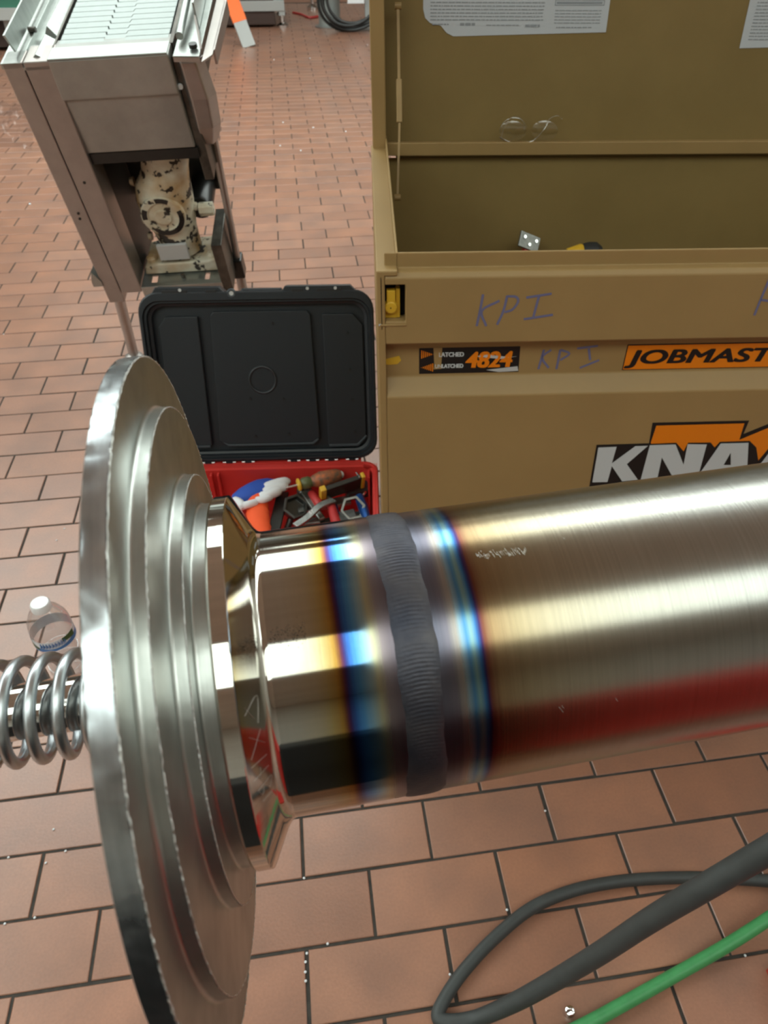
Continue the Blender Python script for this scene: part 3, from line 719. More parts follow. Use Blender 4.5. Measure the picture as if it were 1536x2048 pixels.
# things lying high in the chest
k = cb(1058, 484, .575)
brk = thing('bracket', 'small chrome square bracket inside the open tan chest', 'bracket', BM @ T(k.x, k.y, 0))
Mb = Matrix.Translation((0, 0, k.z)) @ Euler((R(62), R(-6), R(30))).to_matrix().to_4x4() @ Matrix.Rotation(R(-35), 4, 'Z') @ Matrix.Scale(1.5, 4)
MB().box(-.017, .017, -.011, .011, -.002, .002, m=Mb).obj('plate', 'toolgrey', brk, bevel=.001)
mb = MB()
for a in (-.010, 0, .010): mb.lathe([(.0021, .0028), (.0036, .0024)], 10, m=Mb @ T(a, .004*(1 if a else -1), 0))
mb.obj('screw_head', 'chrome', brk)['kind'] = 'stuff'
MB().box(-.004, .008, -.014, .0, -.008, -.0005, m=Mb).obj('tab', 'toolred', brk)
MB().tube([(0, .0, k.z-.006), (0, .005, .35), (0, .005, .112)], .006, 8).obj('stem', 'tooldark', brk)
k = cb(1165, 507, .53)
dr = thing('power_drill', 'yellow and black power tool, only its top showing inside the chest', 'power tool', BM @ T(k.x, k.y, 0))
DX = Matrix.Translation((0, 0, k.z)) @ Matrix.Rotation(R(86), 4, 'Y')
MB().lathe([(-.035, .010), (-.033, .013), (-.005, .020), (0, .019)], 24, m=DX).obj('gear_housing', 'yellow', dr, smooth=True)
MB().lathe([(0, .020), (.014, .0225), (.030, .021), (.040, .012)], 24, m=DX).obj('motor_housing', 'hoseb', dr, smooth=True)
MB().tube([(.01, 0, k.z-.012), (.012, 0, k.z-.09), (.012, 0, k.z-.12)], .015, 12).obj('handle', 'hoseb', dr)
MB().box(-.035, .050, -.035, .035, .109, k.z-.115).obj('battery_pack', 'hoseb', dr, bevel=.004)

# ------------------------------------------------------------------ open case: red body, charcoal lid
CV = .458; CZ = .158; CW0, CW1 = -.528, -.004; CD = .385
CMx = BM @ T(0, CV, 0)
case = thing('tool_case', 'open plastic tool case with red body and charcoal lid on the floor', 'tool case', CMx)
def rl(x0, x1, y0, y1, r, z, n=6): return [Vector((a, b, z)) for a, b in rrect(x0, x1, y0, y1, r, n)]
x0, x1, y0, y1 = CW0, CW1, -CD, -.004
rings = [rl(x0+.02, x1-.02, y0+.02, y1-.02, .02, 0), rl(x0+.010, x1-.010, y0+.010, y1-.010, .028, .01), rl(x0+.006, x1-.006, y0+.006, y1-.006, .03, .135), rl(x0, x1, y0, y1, .033, .138),
         rl(x0, x1, y0, y1, .033, .154), rl(x0+.003, x1-.003, y0+.003, y1-.003, .031, CZ), rl(x0+.007, x1-.007, y0+.007, y1-.007, .029, CZ), rl(x0+.009, x1-.009, y0+.009, y1-.009, .028, .152),
         rl(x0+.014, x1-.014, y0+.014, y1-.014, .026, .150), rl(x0+.020, x1-.020, y0+.022, y1-.022, .024, .02)]
mb = MB(); mb.loft(rings, True, (True, True)); mb.obj('case_body', 'red', case, smooth=True, angle=30)
mb = MB()
for xx in (-.405, -.388): mb.box(xx, xx+.006, -.036, -.022, .02, .148)
mb.box(-.03, -.024, -.06, -.02, .02, .148)
mb.obj('wall_rib', 'red', case, bevel=.002)
mb = MB()
for k in range(9): mb.box(-.040+.004*k, -.0385+.004*k, -.026, -.010, .1495, .1545)
mb.obj('corner_rib', 'red', case)
MB().box(x0+.04, x1-.04, -.005, .008, CZ-.012, CZ+.001).obj('hinge_strip', 'red', case, bevel=.001)
hx = [-.41, -.36, -.315, -.20-.006, -.155-.006, -.11-.006, -.066]
for k, xx in enumerate(hx):
    MB().lathe([(-.015, .0032), (.015, .0032)], 12, m=Matrix.Translation((xx, .0, CZ+.002)) @ Matrix.Rotation(R(90), 4, 'Y')).obj('hinge_pin', 'chrome', case, smooth=True)
    MB().box(xx-.008, xx+.008, -.004, .004, CZ-.006, CZ+.0065).obj('hinge_knuckle', 'lidpl', case, bevel=.001)
# lid leaning back 20 degrees; local x along hinge, z up the lid, -y towards the viewer
LM = T(0, 0, CZ) @ Matrix.Rotation(R(-20), 4, 'X')
def LF(a, b, d): return LM @ Vector((a, d, b))
def lring(x0, x1, z0, z1, r, d, n=6): return [LF(a, b, d) for a, b in rrect(x0, x1, z0, z1, r, n)]
a0, a1, b0, b1 = -.527, -.004, .006, .397
rings = [lring(a0+.02, a1-.02, b0+.02, b1-.02, .03, .055), lring(a0+.006, a1-.006, b0+.006, b1-.006, .040, .045), lring(a0, a1, b0, b1, .045, .012), lring(a0, a1, b0, b1, .045, -.004),
         lring(a0+.003, a1-.003, b0+.003, b1-.003, .043, -.006), lring(a0+.007, a1-.007, b0+.007, b1-.018, .040, -.006), lring(a0+.009, a1-.009, b0+.009, b1-.020, .039, .001),
         lring(a0+.014, a1-.014, b0+.013, b1-.024, .036, .001), lring(a0+.016, a1-.016, b0+.015, b1-.026, .035, .010), lring(a0+.022, a1-.022, b0+.020, b1-.031, .032, .012), lring(a0+.0225, a1-.0225, b0+.0205, b1-.0315, .032, .026)]
mb = MB(); mb.loft(rings, True, (True, True)); mb.obj('case_lid', 'lidpl', case, smooth=True, angle=25)['label'] = 'open charcoal lid leaning back'
lp = case.children[-1]
def lbox(mb, x0, x1, z0, z1, d0, d1): mb.box(x0, x1, d0, d1, z0, z1, m=LM)
def lpoly(mb, pts, d0, d1): mb.prism(pts, d0, d1, lambda a, b, h: LF(a, b, h))
# three raised pads: left, centre, right
mb = MB(); lpoly(mb, [(-.492, .318), (-.474, .342), (-.402, .342), (-.400, .040), (-.492, .040)], .0135, .027); mb.obj('lid_pad', 'lidpl', lp, bevel=.002)
mb = MB(); lpoly(mb, [(-.122, .343), (-.052, .343), (-.030, .318), (-.030, .055), (-.050, .034), (-.122, .034)], .0135, .027); mb.obj('lid_pad', 'lidpl', lp, bevel=.002)
mb = MB(); lpoly(mb, [(-.374, .342), (-.366, .352), (-.156, .352), (-.148, .342), (-.142, .052), (-.152, .042), (-.372, .042), (-.380, .052)], .0125, .027); mb.obj('lid_pad', 'lidpl', lp, bevel=.002)
mb = MB()
lpoly(mb, [(-.372, .048), (-.362, .038), (-.158, .038), (-.144, .050), (-.148, .052), (-.160, .043), (-.360, .043)], .0105, .0135)
lpoly(mb, [(-.120, .031), (-.050, .031), (-.027, .056), (-.031, .058), (-.052, .037), (-.120, .037)], .0105, .0145)
lpoly(mb, [(-.492, .036), (-.404, .036), (-.404, .041), (-.492, .041)], .0105, .0145)
mb.obj('lid_ridge', 'lidhi', lp, bevel=.0008)  # lip highlights painted as lighter ridges
mb = MB()
for rad, rr in ((.0305, .0032),):
    pts = [LF(-.267+rad*math.cos(2*PI*k/48), .196+rad*math.sin(2*PI*k/48), .0128) for k in range(49)]
    mb.tube(pts, rr, 8, cap=False)
mb.obj('round_boss', 'lidpl', lp, smooth=True)
mb = MB()
for a, b in ((-.30, .152), (-.222, .150), (-.295, .062), (-.215, .064), (-.066, .30), (-.063, .216), (-.060, .145), (-.057, .066), (-.235, .325)): mb.lathe([(0, .0032), (.002, .0030)], 10, m=LM @ T(a, .0115, b) @ Matrix.Rotation(R(90), 4, 'X'))
mb.obj('moulding_dot', 'black', lp)
# latch housings along the top edge
mb = MB()
for xa, xb in ((-.485, -.345), (-.200, -.055)):
    lpoly(mb, [(xa-.02, b1-.020), (xa, b1+.010), (xb, b1+.010), (xb+.03, b1-.020)], -.004, .030)
mb.obj('latch_housing', 'lidpl', lp, bevel=.002)
mb = MB()
for xa, xb in ((-.470, -.415), (-.375, -.350), (-.185, -.160), (-.130, -.075)): lbox(mb, xa, xb, b1-.010, b1+.004, -.0055, .0)
mb.obj('latch_recess', 'black', lp, bevel=.001)['kind'] = 'stuff'
mb = MB(); mb.tube([LF(-.318+.0075*math.cos(2*PI*k/24), b1-.004+.0075*math.sin(2*PI*k/24), -.004) for k in range(25)], .0030, 8, cap=False); mb.obj('lock_eye', 'lidhi', lp, smooth=True)
mb = MB(); mb.lathe([(0, .0048), (.0012, .0048)], 14, m=LM @ T(-.318, -.005, b1-.004) @ Matrix.Rotation(R(90), 4, 'X'))
for a in (-.150, -.088, -.43): mb.lathe([(0, .0035), (.0012, .0035)], 12, m=LM @ T(a, -.005, b1+.004) @ Matrix.Rotation(R(90), 4, 'X'))
mb.obj('rivet', 'pvc', lp)['kind'] = 'stuff'
mb = MB(); lbox(mb, -.30, -.21, b1-.006, b1+.004, .012, .040); mb.obj('carry_handle', 'lidpl', lp, bevel=.003)

# contents of the case
def cpt(x, y, z): return Z(x, y, z)
def lie(name, label, cat, pxa, pxb, za, zb=None, group=None):
    A = cpt(*pxa, za); B = cpt(*pxb, zb if zb is not None else za); d = B-A
    m = along(A, d); t = thing(name, label, cat, m, group); return t, d.length
# glove: orange knit cuff, blue back with white fingers
A, B, C_ = cpt(520, 1075, .112), cpt(512, 992, .118), cpt(578, 968, .122)
gv = thing('work_glove', 'blue and white work glove with orange knitted cuff in the red case', 'glove', T(*A))
def off(p): return Vector(p)-A
mb = MB(); ring = []
ax = (B-A).normalized(); sx_ = ax.cross(Vector((0, 0, 1))).normalized()
for k in range(15):
    q = k/14; c = A.lerp(B, q); wv = 1+.05*math.sin(k*2.6); wd = (.0265-.001*q)*wv
    ring.append([off(c+sx_*wd*math.cos(2*PI*i/20)+Vector((0, 0, 1))*wd*.62*math.sin(2*PI*i/20)) for i in range(20)])
mb.loft(ring, True, (True, True)); mb.obj('knit_cuff', 'gorange', gv, smooth=True)
ax = (C_-B).normalized(); sy = Vector((0, 0, 1)).cross(ax).normalized()
B0 = cpt(472, 1003, .120)
mb = MB(); ring = []
for k, (px, py, wd, hh) in enumerate(((462, 1003, .005, .004), (470, 1000, .018, .011), (485, 994, .026, .017), (505, 985, .029, .020), (522, 977, .028, .020), (540, 972, .024, .018), (556, 970, .016, .013))):
    c = cpt(px, py, .122); ring.append([off(c+sy*wd*math.cos(2*PI*i/20)+Vector((0, 0, 1))*hh*math.sin(2*PI*i/20)) for i in range(20)])
mb.loft(ring, True, (True, True)); mb.obj('glove_back', 'gblue', gv, smooth=True)
for pa, pb, pc, r_ in (((530, 975), (556, 966), (580, 962), .0115), ((528, 985), (552, 976), (576, 972), .0118), ((520, 994), (542, 988), (562, 980), .0115), ((512, 1000), (528, 999), (545, 992), .0085), ((468, 1000), (480, 1006), (486, 1018), .010), ((486, 1012), (500, 1008), (516, 1004), .009)):
    MB().tube(spline([off(cpt(*pa, .133)), off(cpt(*pb, .135)), off(cpt(*pc, .130))], 5), [r_*.8, r_]+[r_]*7+[r_*.85, r_*.45], 12).obj('glove_finger', 'gwhite', gv, smooth=True)
# two dirty screwdrivers / markers along the top
t, L = lie('screwdriver', 'fat orange and olive handled screwdriver lying across the top of the case', 'screwdriver', (588, 972), (686, 948), .142)
MB().lathe([(-.02, .0032), (0, .0034), (.008, .0034)], 12).obj('steel_tip', 'chrome', t, smooth=True)
MB().lathe([(.008, .012), (.010, .0155), (.014, .0155), (.017, .011)], 20).obj('collar', 'yellow', t, smooth=True)
MB().lathe([(.017, .011), (.022, .0145), (.036, .015), (.043, .0115)], 20).obj('front_grip', 'olive', t, smooth=True)
MB().lathe([(.042, .0115), (.050, .015), (.066, .0195), (.086, .0185), (L-.014, .016), (L-.006, .012)], 20).obj('rear_grip', 'gripo', t, smooth=True)
MB().lathe([(L-.008, .0085), (L-.002, .0085), (L+.001, .005)], 16).obj('end_cap', 'gwhite', t, smooth=True)
# torpedo level
A, B = cpt(640, 990, .134), cpt(727, 960, .140); d = (B-A); m = along(A, d)
t = thing('torpedo_level', 'dark metal torpedo level with yellow ends beneath the screwdriver', 'level', m)
L = d.length
MB().box(-.006, .006, -.022, .022, .014, L-.008, m=Matrix.Rotation(R(20), 4, 'Z')).obj('level_body', 'tooldark', t, bevel=.002)
MB().box(-.0075, .0075, -.026, .026, L-.008, L+.001, m=Matrix.Rotation(R(20), 4, 'Z')).obj('end_cap', 'yellow', t, bevel=.002)
MB().box(-.0075, .0075, -.014, .026, .0, .014, m=Matrix.Rotation(R(20), 4, 'Z')).obj('end_cap', 'yellow', t, bevel=.002)
MB().lathe([(-.011, .002), (.011, .002)], 10, m=T(.0, .020, L-.012) @ Matrix.Rotation(R(90), 4, 'Y')).obj('hang_pin', 'chrome', t)
# open ended wrench with hexagonal head
A, B = cpt(590, 1052, .128), cpt(668, 1000, .138); C2 = cpt(706, 1016, .138)
t = thing('hex_wrench', 'worn grey spanner with a large six-sided ring head', 'wrench', T(*A))
def o2(p): return p-A
mb = MB(); P = [o2(A), o2(cpt(615, 1035, .132)), o2(cpt(640, 1012, .138)), o2(B)]
ring = []
for i, p in enumerate(spline(P, 4)):
    tt = (o2(B)-o2(A)).normalized(); s = tt.cross(Vector((0, 0, 1))).normalized(); wd = .0085
    ring.append([p+s*wd+Vector((0, 0, .003)), p-s*wd+Vector((0, 0, .003)), p-s*wd-Vector((0, 0, .003)), p+s*wd-Vector((0, 0, .003))])
mb.loft(ring, True, (True, True)); mb.obj('shank', 'toolgrey', t, bevel=.001)
mb = MB(); ring = []
nrm = (CAM-C2).normalized(); e1 = nrm.cross(Vector((0, 0, 1))).normalized(); e2 = nrm.cross(e1)
for rr_, dd in ((.029, 0), (.029, .010), (.0225, .010), (.0225, 0)):
    ring.append([o2(C2)+(e1*math.cos(R(60*k+10))+e2*math.sin(R(60*k+10)))*rr_-nrm*dd for k in range(6)])
ring.append(ring[0]); mb.loft(ring, True); mb.obj('hex_ring', 'toolgrey', t, bevel=.0012)
me = text_mesh('56', .012, .0004); o = link('stamped_number', me, 'gwhite', t)
q = o2(cpt(620, 1030, .1365)); o.matrix_local = frame(q, e1*-1, e2*-1, nrm) @ Matrix.Rotation(R(28), 4, 'Z')
# dark socket / square tools
A = cpt(592, 1012, .112)
t = thing('socket_head', 'dark hexagonal impact socket beside the glove', 'socket', T(*A))
nrm = (Vector((.2, -.5, .8))).normalized(); e1 = nrm.cross(Vector((0, 0, 1))).normalized(); e2 = nrm.cross(e1); mb = MB(); ring = []
for rr_, dd in ((.020, -.03), (.029, -.028), (.032, 0), (.025, .001), (.022, -.016)): ring.append([(e1*math.cos(R(60*k))+e2*math.sin(R(60*k)))*rr_+nrm*dd for k in range(6)])
mb.loft(ring, True, (True, True)); mb.obj('socket_body', 'tooldark', t, bevel=.001)
MB().tube([nrm*-.028, nrm*-.028+Vector((-.02, -.03, -.03)), nrm*-.028+Vector((-.03, -.05, -.04))], .008, 12).obj('drive_bar', 'tooldark', t)
for (pa, pb, za, mat, lab, r_) in (((662, 1010), (678, 1065), .124, 'toolred', 'fat red plier handle nearest the pipe', .011), ((622, 985), (640, 1012), .118, 'toolred', 'short red handle beneath the dirty screwdriver', .010)):
    t, L = lie('plier_handle', lab, 'pliers', pa, pb, za)
    MB().lathe([(0, r_*.6), (.003, r_*.95), (L*.4, r_), (L*.8, r_*1.1), (L-.003, r_), (L, r_*.6)], 18).obj('grip', mat, t, smooth=True)
    MB().lathe([(-.03, .005), (-.012, .007), (.001, .006)], 12).obj('jaw', 'toolgrey', t, smooth=True)
t, L = lie('clamp_arm', 'scratched steel clamp arm lying under the screwdriver', 'clamp', (600, 975), (645, 1040), .113)
MB().box(-.008, .008, -.005, .005, 0, L).obj('arm', 'toolgrey', t, bevel=.003)
MB().lathe([(.01, .013), (.02, .015), (.03, .013)], 16).obj('boss', 'toolgrey', t, smooth=True)
t, L = lie('blue_clamp', 'blue metal clamp in the right end of the case', 'clamp', (718, 992), (735, 1040), .126)
MB().lathe([(0, .006), (.004, .011), (L*.5, .0125), (L-.004, .010), (L, .006)], 16).obj('barrel', 'navy', t, smooth=True)
MB().tube([(0, 0, .01), (.012, .004, .0), (.018, 0, -.01)], .003, 8).obj('lever', 'chrome', t)
t, L = lie('utility_knife', 'small blue and yellow utility knife half under the hexagonal spanner', 'knife', (668, 1012), (679, 1062), .108)
MB().box(-.008, .008, -.006, .006, 0, L*.4).obj('knife_body', 'navy', t, bevel=.002); MB().box(-.007, .007, -.005, .005, L*.4, L).obj('knife_nose', 'yellow', t, bevel=.002)
t, L = lie('adjustable_wrench', 'large dark grey steel wrench deep in the case', 'wrench', (600, 1060), (735, 1030), .100)
MB().box(-.016, .016, -.006, .006, 0, L).obj('wrench_body', 'tooldark', t, bevel=.003)
MB().box(-.026, .026, -.008, .008, L*.55, L*.85).obj('wrench_jaw', 'toolgrey', t, bevel=.004)
t, L = lie('steel_block', 'scratched silver machinist block at the near side of the case', 'block', (598, 1052), (640, 1046), .106)
MB().box(-.011, .011, -.011, .011, 0, L).obj('block_body', 'toolgrey', t, bevel=.002)
MB().box(-.008, .008, .0112, .0125, .004, L-.004).obj('wear_strip', 'chrome', t)

t, L = lie('pry_bar', 'flat black pry bar between the glove cuff and the socket', 'pry bar', (548, 1062), (566, 985), .100)
MB().box(-.014, .014, -.004, .004, 0, L).obj('bar', 'tooldark', t, bevel=.002)
t, L = lie('chisel', 'silver cold chisel lying near the right end of the case', 'chisel', (690, 1058), (728, 1028), .098)
MB().lathe([(0, .004), (.006, .010), (L*.7, .010), (L, .007)], 8).obj('blade', 'toolgrey', t, smooth=True)
t, L = lie('hand_file', 'grey worn file lying across beneath the red handles', 'file', (596, 1020), (700, 1000), .094)
MB().box(-.014, .014, -.005, .005, 0, L).obj('file_body', 'toolgrey', t, bevel=.002)
t, L = lie('vise_jaw', 'dark steel vise jaw behind the hexagonal spanner', 'vise', (690, 985), (738, 975), .100)
MB().box(-.022, .022, -.012, .012, 0, L).obj('jaw', 'tooldark', t, bevel=.004)

# ------------------------------------------------------------------ water bottle
bz_ = .235; bp = Z(82, 1212, bz_)
bt = thing('water_bottle', 'small clear plastic water bottle with white cap behind the disc', 'bottle', T(bp.x, bp.y, 0))
S_ = 1.17
MB().lathe([(0, .022), (.003, .030), (.012, .0300), (.050, .0270), (.056, .0285), (.080, .0262), (.086, .0280), (.112, .0270), (.122, .0300), (.128, .0318), (.160, .0318), (.172, .030), (.186, .0235), (.196, .0150), (.200, .0125)], 40, m=Matrix.Scale(S_, 4) , caps=True).obj('bottle_body', 'pet', bt, smooth=True)
MB().lathe([(.196, .0150), (.198, .0152), (.206, .0148), (.209, .013)], 32, m=Matrix.Scale(S_, 4)).obj('screw_cap', 'cap', bt, smooth=True)
MB().lathe([(.1290, .0321), (.1500, .0321)], 48, m=Matrix.Scale(S_, 4), caps=False).obj('label_wrap', 'lwhite', bt, smooth=True)['label'] = 'blue and white label'
lb = bt.children[-1]
def cyl(a, z, r): return Vector((r*math.cos(a), r*math.sin(a), z))*S_
mb = MB(); rings = []
for k in range(49):
    a = 2*PI*k/48; rings.append([cyl(a, .129, .0323), cyl(a, .1375+.003*math.sin(a*2+1), .0323)])
mb.loft(rings, False); mb.obj('blue_wave', 'lblue', lb)
mb = MB(); rings = []
for k in range(17):
    a = R(-170+k*3.2); rings.append([cyl(a, .132, .0325), cyl(a, .150-.0008*k, .0325)])
mb.loft(rings, False); mb.obj('green_leaves', 'lgreen', lb)
mb = MB(); rings = []
for k in range(11):
    a = R(-50+k*4.2); rings.append([cyl(a, .142-.0005*k, .0325), cyl(a, .150, .0325)])
mb.loft(rings, False); mb.obj('green_leaves', 'lgreen', lb)
mb = MB()
for k in range(9):
    a = R(-112+k*8); z0 = .1375
    mb.tube([cyl(a, z0, .0326), cyl(a+.04, z0+.010, .0326), cyl(a+.07, z0+.001, .0326), cyl(a+.10, z0+.006, .0326)], .0008, 5)
mb.obj('script_lettering', 'lblue', lb)
mb = MB()
for z, r in ((.030, .0288), (.068, .0274), (.100, .0276)): mb.tube([cyl(2*PI*k/32, z, r) for k in range(33)], .0008, 6, cap=False)
mb.obj('moulded_ring', 'pet', bt)

# ------------------------------------------------------------------ inclined slat conveyor (tilted end section)
cu, cbv, cdv = Vector((.994, -.097, .052)), Vector((.080, .963, .259)), Vector((.076, .253, -.964))
cu.normalize(); cbv = (cbv-cu*cbv.dot(cu)).normalized(); czv = cu.cross(cbv)
CT = Vector((-.022, 1.468, .93)); CMX = frame(CT-czv*.93, cu, cbv, czv); CI = CMX.inverted()
H0 = .93
conv = thing('slat_conveyor', 'stainless steel slat conveyor end with motor beneath, standing behind the case', 'conveyor', CMX)
def CB(mb, u0_, u1_, b0_, b1_, d0, d1): return mb.box(u0_, u1_, b0_, b1_, H0-d1, H0-d0)
LENB = 1.35
CB(MB(), -.050, -.0075, 0, .055, 0, .635).obj('leg_panel', 'stsdull', conv, bevel=.002)
CB(MB(), -.0055, .050, .0, .075, 0, .605).obj('leg_panel', 'stsdull', conv, bevel=.002)
CB(MB(), .044, .049, .076, .24, .19, .60).obj('inner_side_plate', 'darkplate', conv)  # dark brown plate beside the gearbox
CB(MB(), .050, .296, .236, .242, .23, .46).obj('rear_black_sheet', 'satinblack', conv)  # black sheet keeping the area behind the gearbox dark
mb = MB()
for u, d in ((-.030, .37), (.018, .275), (-.028, .355)): mb.lathe([(0, .0035), (.001, .0035)], 12, m=T(u, -.0005, H0-d) @ Matrix.Rotation(R(90), 4, 'X'))
mb.obj('bolt_hole', 'satinblack', conv)
# side frames running back
CB(MB(), -.053, -.010, .0, LENB, 0, .012).obj('side_deck', 'sts', conv, bevel=.001)
CB(MB(), -.050, -.046, .055, LENB, .012, .14).obj('side_skirt', 'stsdull', conv)
CB(MB(), -.010, .046, .0, LENB, .010, .016).obj('inner_deck', 'sts', conv)
mb = MB(); f = lambda a, b, h: Vector((a, h, H0-b))
mb.add([Vector((.000, .02, H0-.010)), Vector((.020, .02, H0+.006)), Vector((.044, .02, H0-.010)), Vector((.004, .115, H0-.010)), Vector((.020, .115, H0+.004)), Vector((.040, .115, H0-.010))], [(0, 1, 4, 3), (1, 2, 5, 4), (0, 2, 1), (3, 4, 5), (0, 3, 5, 2)])
mb.add([Vector((.008, .135, H0-.010)), Vector((.022, .135, H0+.012)), Vector((.046, .120, H0-.010)), Vector((.008, LENB, H0-.010)), Vector((.022, LENB, H0+.012)), Vector((.040, LENB, H0-.010))], [(0, 1, 4, 3), (1, 2, 5, 4), (0, 2, 1), (3, 4, 5), (0, 3, 5, 2)])
mb.obj('wear_guide', 'sts', conv)
# upright guide blade on the left
mb = MB(); mb.hexa([(-.028, .036, H0+.006), (-.024, .036, H0+.006), (-.030, LENB, H0+.006), (-.026, LENB, H0+.006), (-.034, .028, H0+.042), (-.030, .028, H0+.042), (-.034, LENB, H0+.042), (-.030, LENB, H0+.042)])
mb.obj('guide_blade', 'sts', conv)
mb = MB(); mb.lathe([(-.008, .006), (.008, .006)], 12, m=T(-.012, .135, H0+.006) @ Matrix.Rotation(R(90), 4, 'Y')); mb.obj('blade_pin', 'stsdirty', conv)
# head box
mb = MB()
prof = [(.0, .0), (-.002, .082), (.004, .086), (.012, .212), (.10, .212), (.10, .003), (.05, .0)]
mb.loft([[Vector((u, b, H0-d)) for b, d in prof] for u in (.045, .300)], True, (True, True)); mb.obj('head_cover', 'cover', conv, bevel=.003)
mb = MB(); CB(mb, .046, .298, -.0015, .052, -.0035, .0); mb.obj('nose_plate', 'sts', conv, bevel=.002)
CB(MB(), .050, .305, .012, .30, .213, .238).obj('underside_band', 'satinblack', conv)  # black band along the underside of the head box
CB(MB(), .044, .048, .05, LENB, .0, .06).obj('belt_side_rail', 'stsdirty', conv)
CB(MB(), .296, .304, .05, LENB, .0, .20).obj('belt_side_rail', 'stsdirty', conv)
CB(MB(), .05, .296, .07, LENB, .02, .05).obj('belt_bed', 'satinblack', conv)  # black bed, seen as dark lines in the slat gaps
# slats with a centre tab
pit = .0265
def slat_mesh(ph):
    y0, y1, c0, c1, tb = 0, pit-.0046, .096+ph, .142+ph, .012
    pts = [(0, y0), (c0, y0), (c0+.003, y0-tb), (c1-.003, y0-tb), (c1, y0), (.236, y0), (.236, y1), (c1+.002, y1), (c1-.001, y1-tb), (c0+.001, y1-tb), (c0-.002, y1), (0, y1)]
    mb = MB(); mb.prism(pts, 0, .004, lambda a, b, h: Vector((a, b, h+(.0012*(b/pit)))))
    me = mb.mesh('slat'); me.materials.append(MT['slat']); return me
sm = slat_mesh(0)
for k in range(12):
    o = bpy.data.objects.new('slat', sm); col.objects.link(o); o.parent = conv; o.location = (.055, .071+pit*k, H0-.006)
# right side frame
mb = MB(); mb.prism([(.310, -.006), (.366, -.014), (.372, .30), (.315, .30)], H0-.006, H0-.002, lambda a, b, h: Vector((a, b, h))); mb.obj('right_deck', 'sts', conv, bevel=.001)
mb = MB(); mb.prism([(.310, -.006), (.366, -.014), (.366, -.010), (.310, -.002)], H0-.014, H0-.003, lambda a, b, h: Vector((a, b, h))); mb.obj('deck_lip', 'stsdull', conv)
MB().tube([(.322, .05, H0+.012), (.327, .30, H0+.030), (.33, LENB, H0+.04)], .0085, 14).obj('guide_tube', 'sts', conv, smooth=True)
mb = MB(); mb.hexa([(.352, .11, H0), (.356, .11, H0), (.352, LENB, H0), (.356, LENB, H0), (.352, .11, H0+.05), (.356, .11, H0+.05), (.352, LENB, H0+.05), (.356, LENB, H0+.05)]); mb.obj('guide_blade', 'sts', conv)
mb = MB(); mb.add([(.366, .015, H0), (.352, .10, H0+.030), (.352, .10, H0), (.370, .015, H0), (.356, .10, H0+.030), (.356, .10, H0)], [(0, 1, 2), (3, 5, 4), (0, 3, 4, 1), (1, 4, 5, 2), (0, 2, 5, 3)]); mb.obj('gusset', 'stsdull', conv)
mb = MB(); mb.lathe([(0, .009), (.008, .009)], 10, m=T(.352, .020, H0+.001)); mb.obj('deck_bolt', 'satinblack', conv)
mb = MB(); mb.prism([(.372, -.03), (.392, .0), (.400, .25), (.380, .30)], H0-.010, H0-.006, lambda a, b, h: Vector((a, b, h))); mb.prism([(.0, .0)]*0+[(.39, .02), (.395, .02), (.403, .26), (.398, .26)], H0-.035, H0-.006, lambda a, b, h: Vector((a, b, h))); mb.obj('side_guard', 'stsdull', conv)
mb = MB(); ring = []
for (u_, b_, d_, w_) in ((.335, .03, .02, .032), (.340, .03, .10, .036), (.335, .04, .17, .034), (.325, .06, .22, .026)): ring.append([Vector((u_+w_*math.cos(R(60*k)), b_+.03*math.sin(R(60*k)), H0-d_)) for k in range(6)])
mb.loft(ring, True, (True, True)); mb.obj('bearing_cover', 'stsdull', conv, bevel=.003)
CB(MB(), .300, .322, .02, .10, .015, .30).obj('motor_side_plate', 'stsdirty', conv, bevel=.002)
mb = MB(); mb.lathe([(0, .006), (.004, .006)], 12, m=T(.303, .018, H0-.075) @ Matrix.Rotation(R(90), 4, 'X')); mb.obj('bright_bolt', 'cap', conv)
# gear motor
gm = MB(); seg = 28
def oval(cx, cy, z, rx, ry, n=28): return [Vector((cx+rx*math.cos(2*PI*k/n), cy+ry*math.sin(2*PI*k/n), z)) for k in range(n)]
gm.loft([oval(.205, .10, H0-.225, .056, .05), oval(.200, .10, H0-.270, .060, .05), oval(.188, .10, H0-.310, .060, .052), oval(.172, .10, H0-.345, .070, .056), oval(.165, .10, H0-.385, .074, .058), oval(.163, .10, H0-.430, .070, .056),
          oval(.166, .10, H0-.480, .058, .052), oval(.170, .10, H0-.540, .052, .050)], True, (True, True))
gm.obj('gearbox_housing', 'cast', conv, smooth=True, angle=60)['label'] = 'cream painted gearbox with paint flaking off'
gb = conv.children[-1]
RX = Matrix.Rotation(R(90), 4, 'X')
mb = MB(); mb.lathe([(0, .056), (.012, .056), (.014, .053), (.014, .039), (.010, .037), (.010, .022), (.016, .020), (.016, .001)], 40, m=T(.162, .055, H0-.408) @ RX); mb.obj('output_flange', 'cast', gb, smooth=True, angle=30)
mb = MB()
for a, b, r_, e in ((-120, 20, .044, .0), (-60, 5, .044, 0), (150, 185, .044, 0), (60, 100, .044, 0)):
    ringp = [Vector((.162+q*math.cos(R(t)), .0405, H0-.408+q*math.sin(R(t)))) for q in (.040, .0530) for t in ([a+(b-a)*k/10 for k in range(11)] if q < .05 else [b+(a-b)*k/10 for k in range(11)])]
    mb.add(ringp, [tuple(range(22))])
mb.obj('bare_iron_patch', 'satinblack', gb)
MB().box(.116, .196, .042, .052, H0-.540, H0-.492).obj('type_plate', 'pvc', gb, bevel=.002)
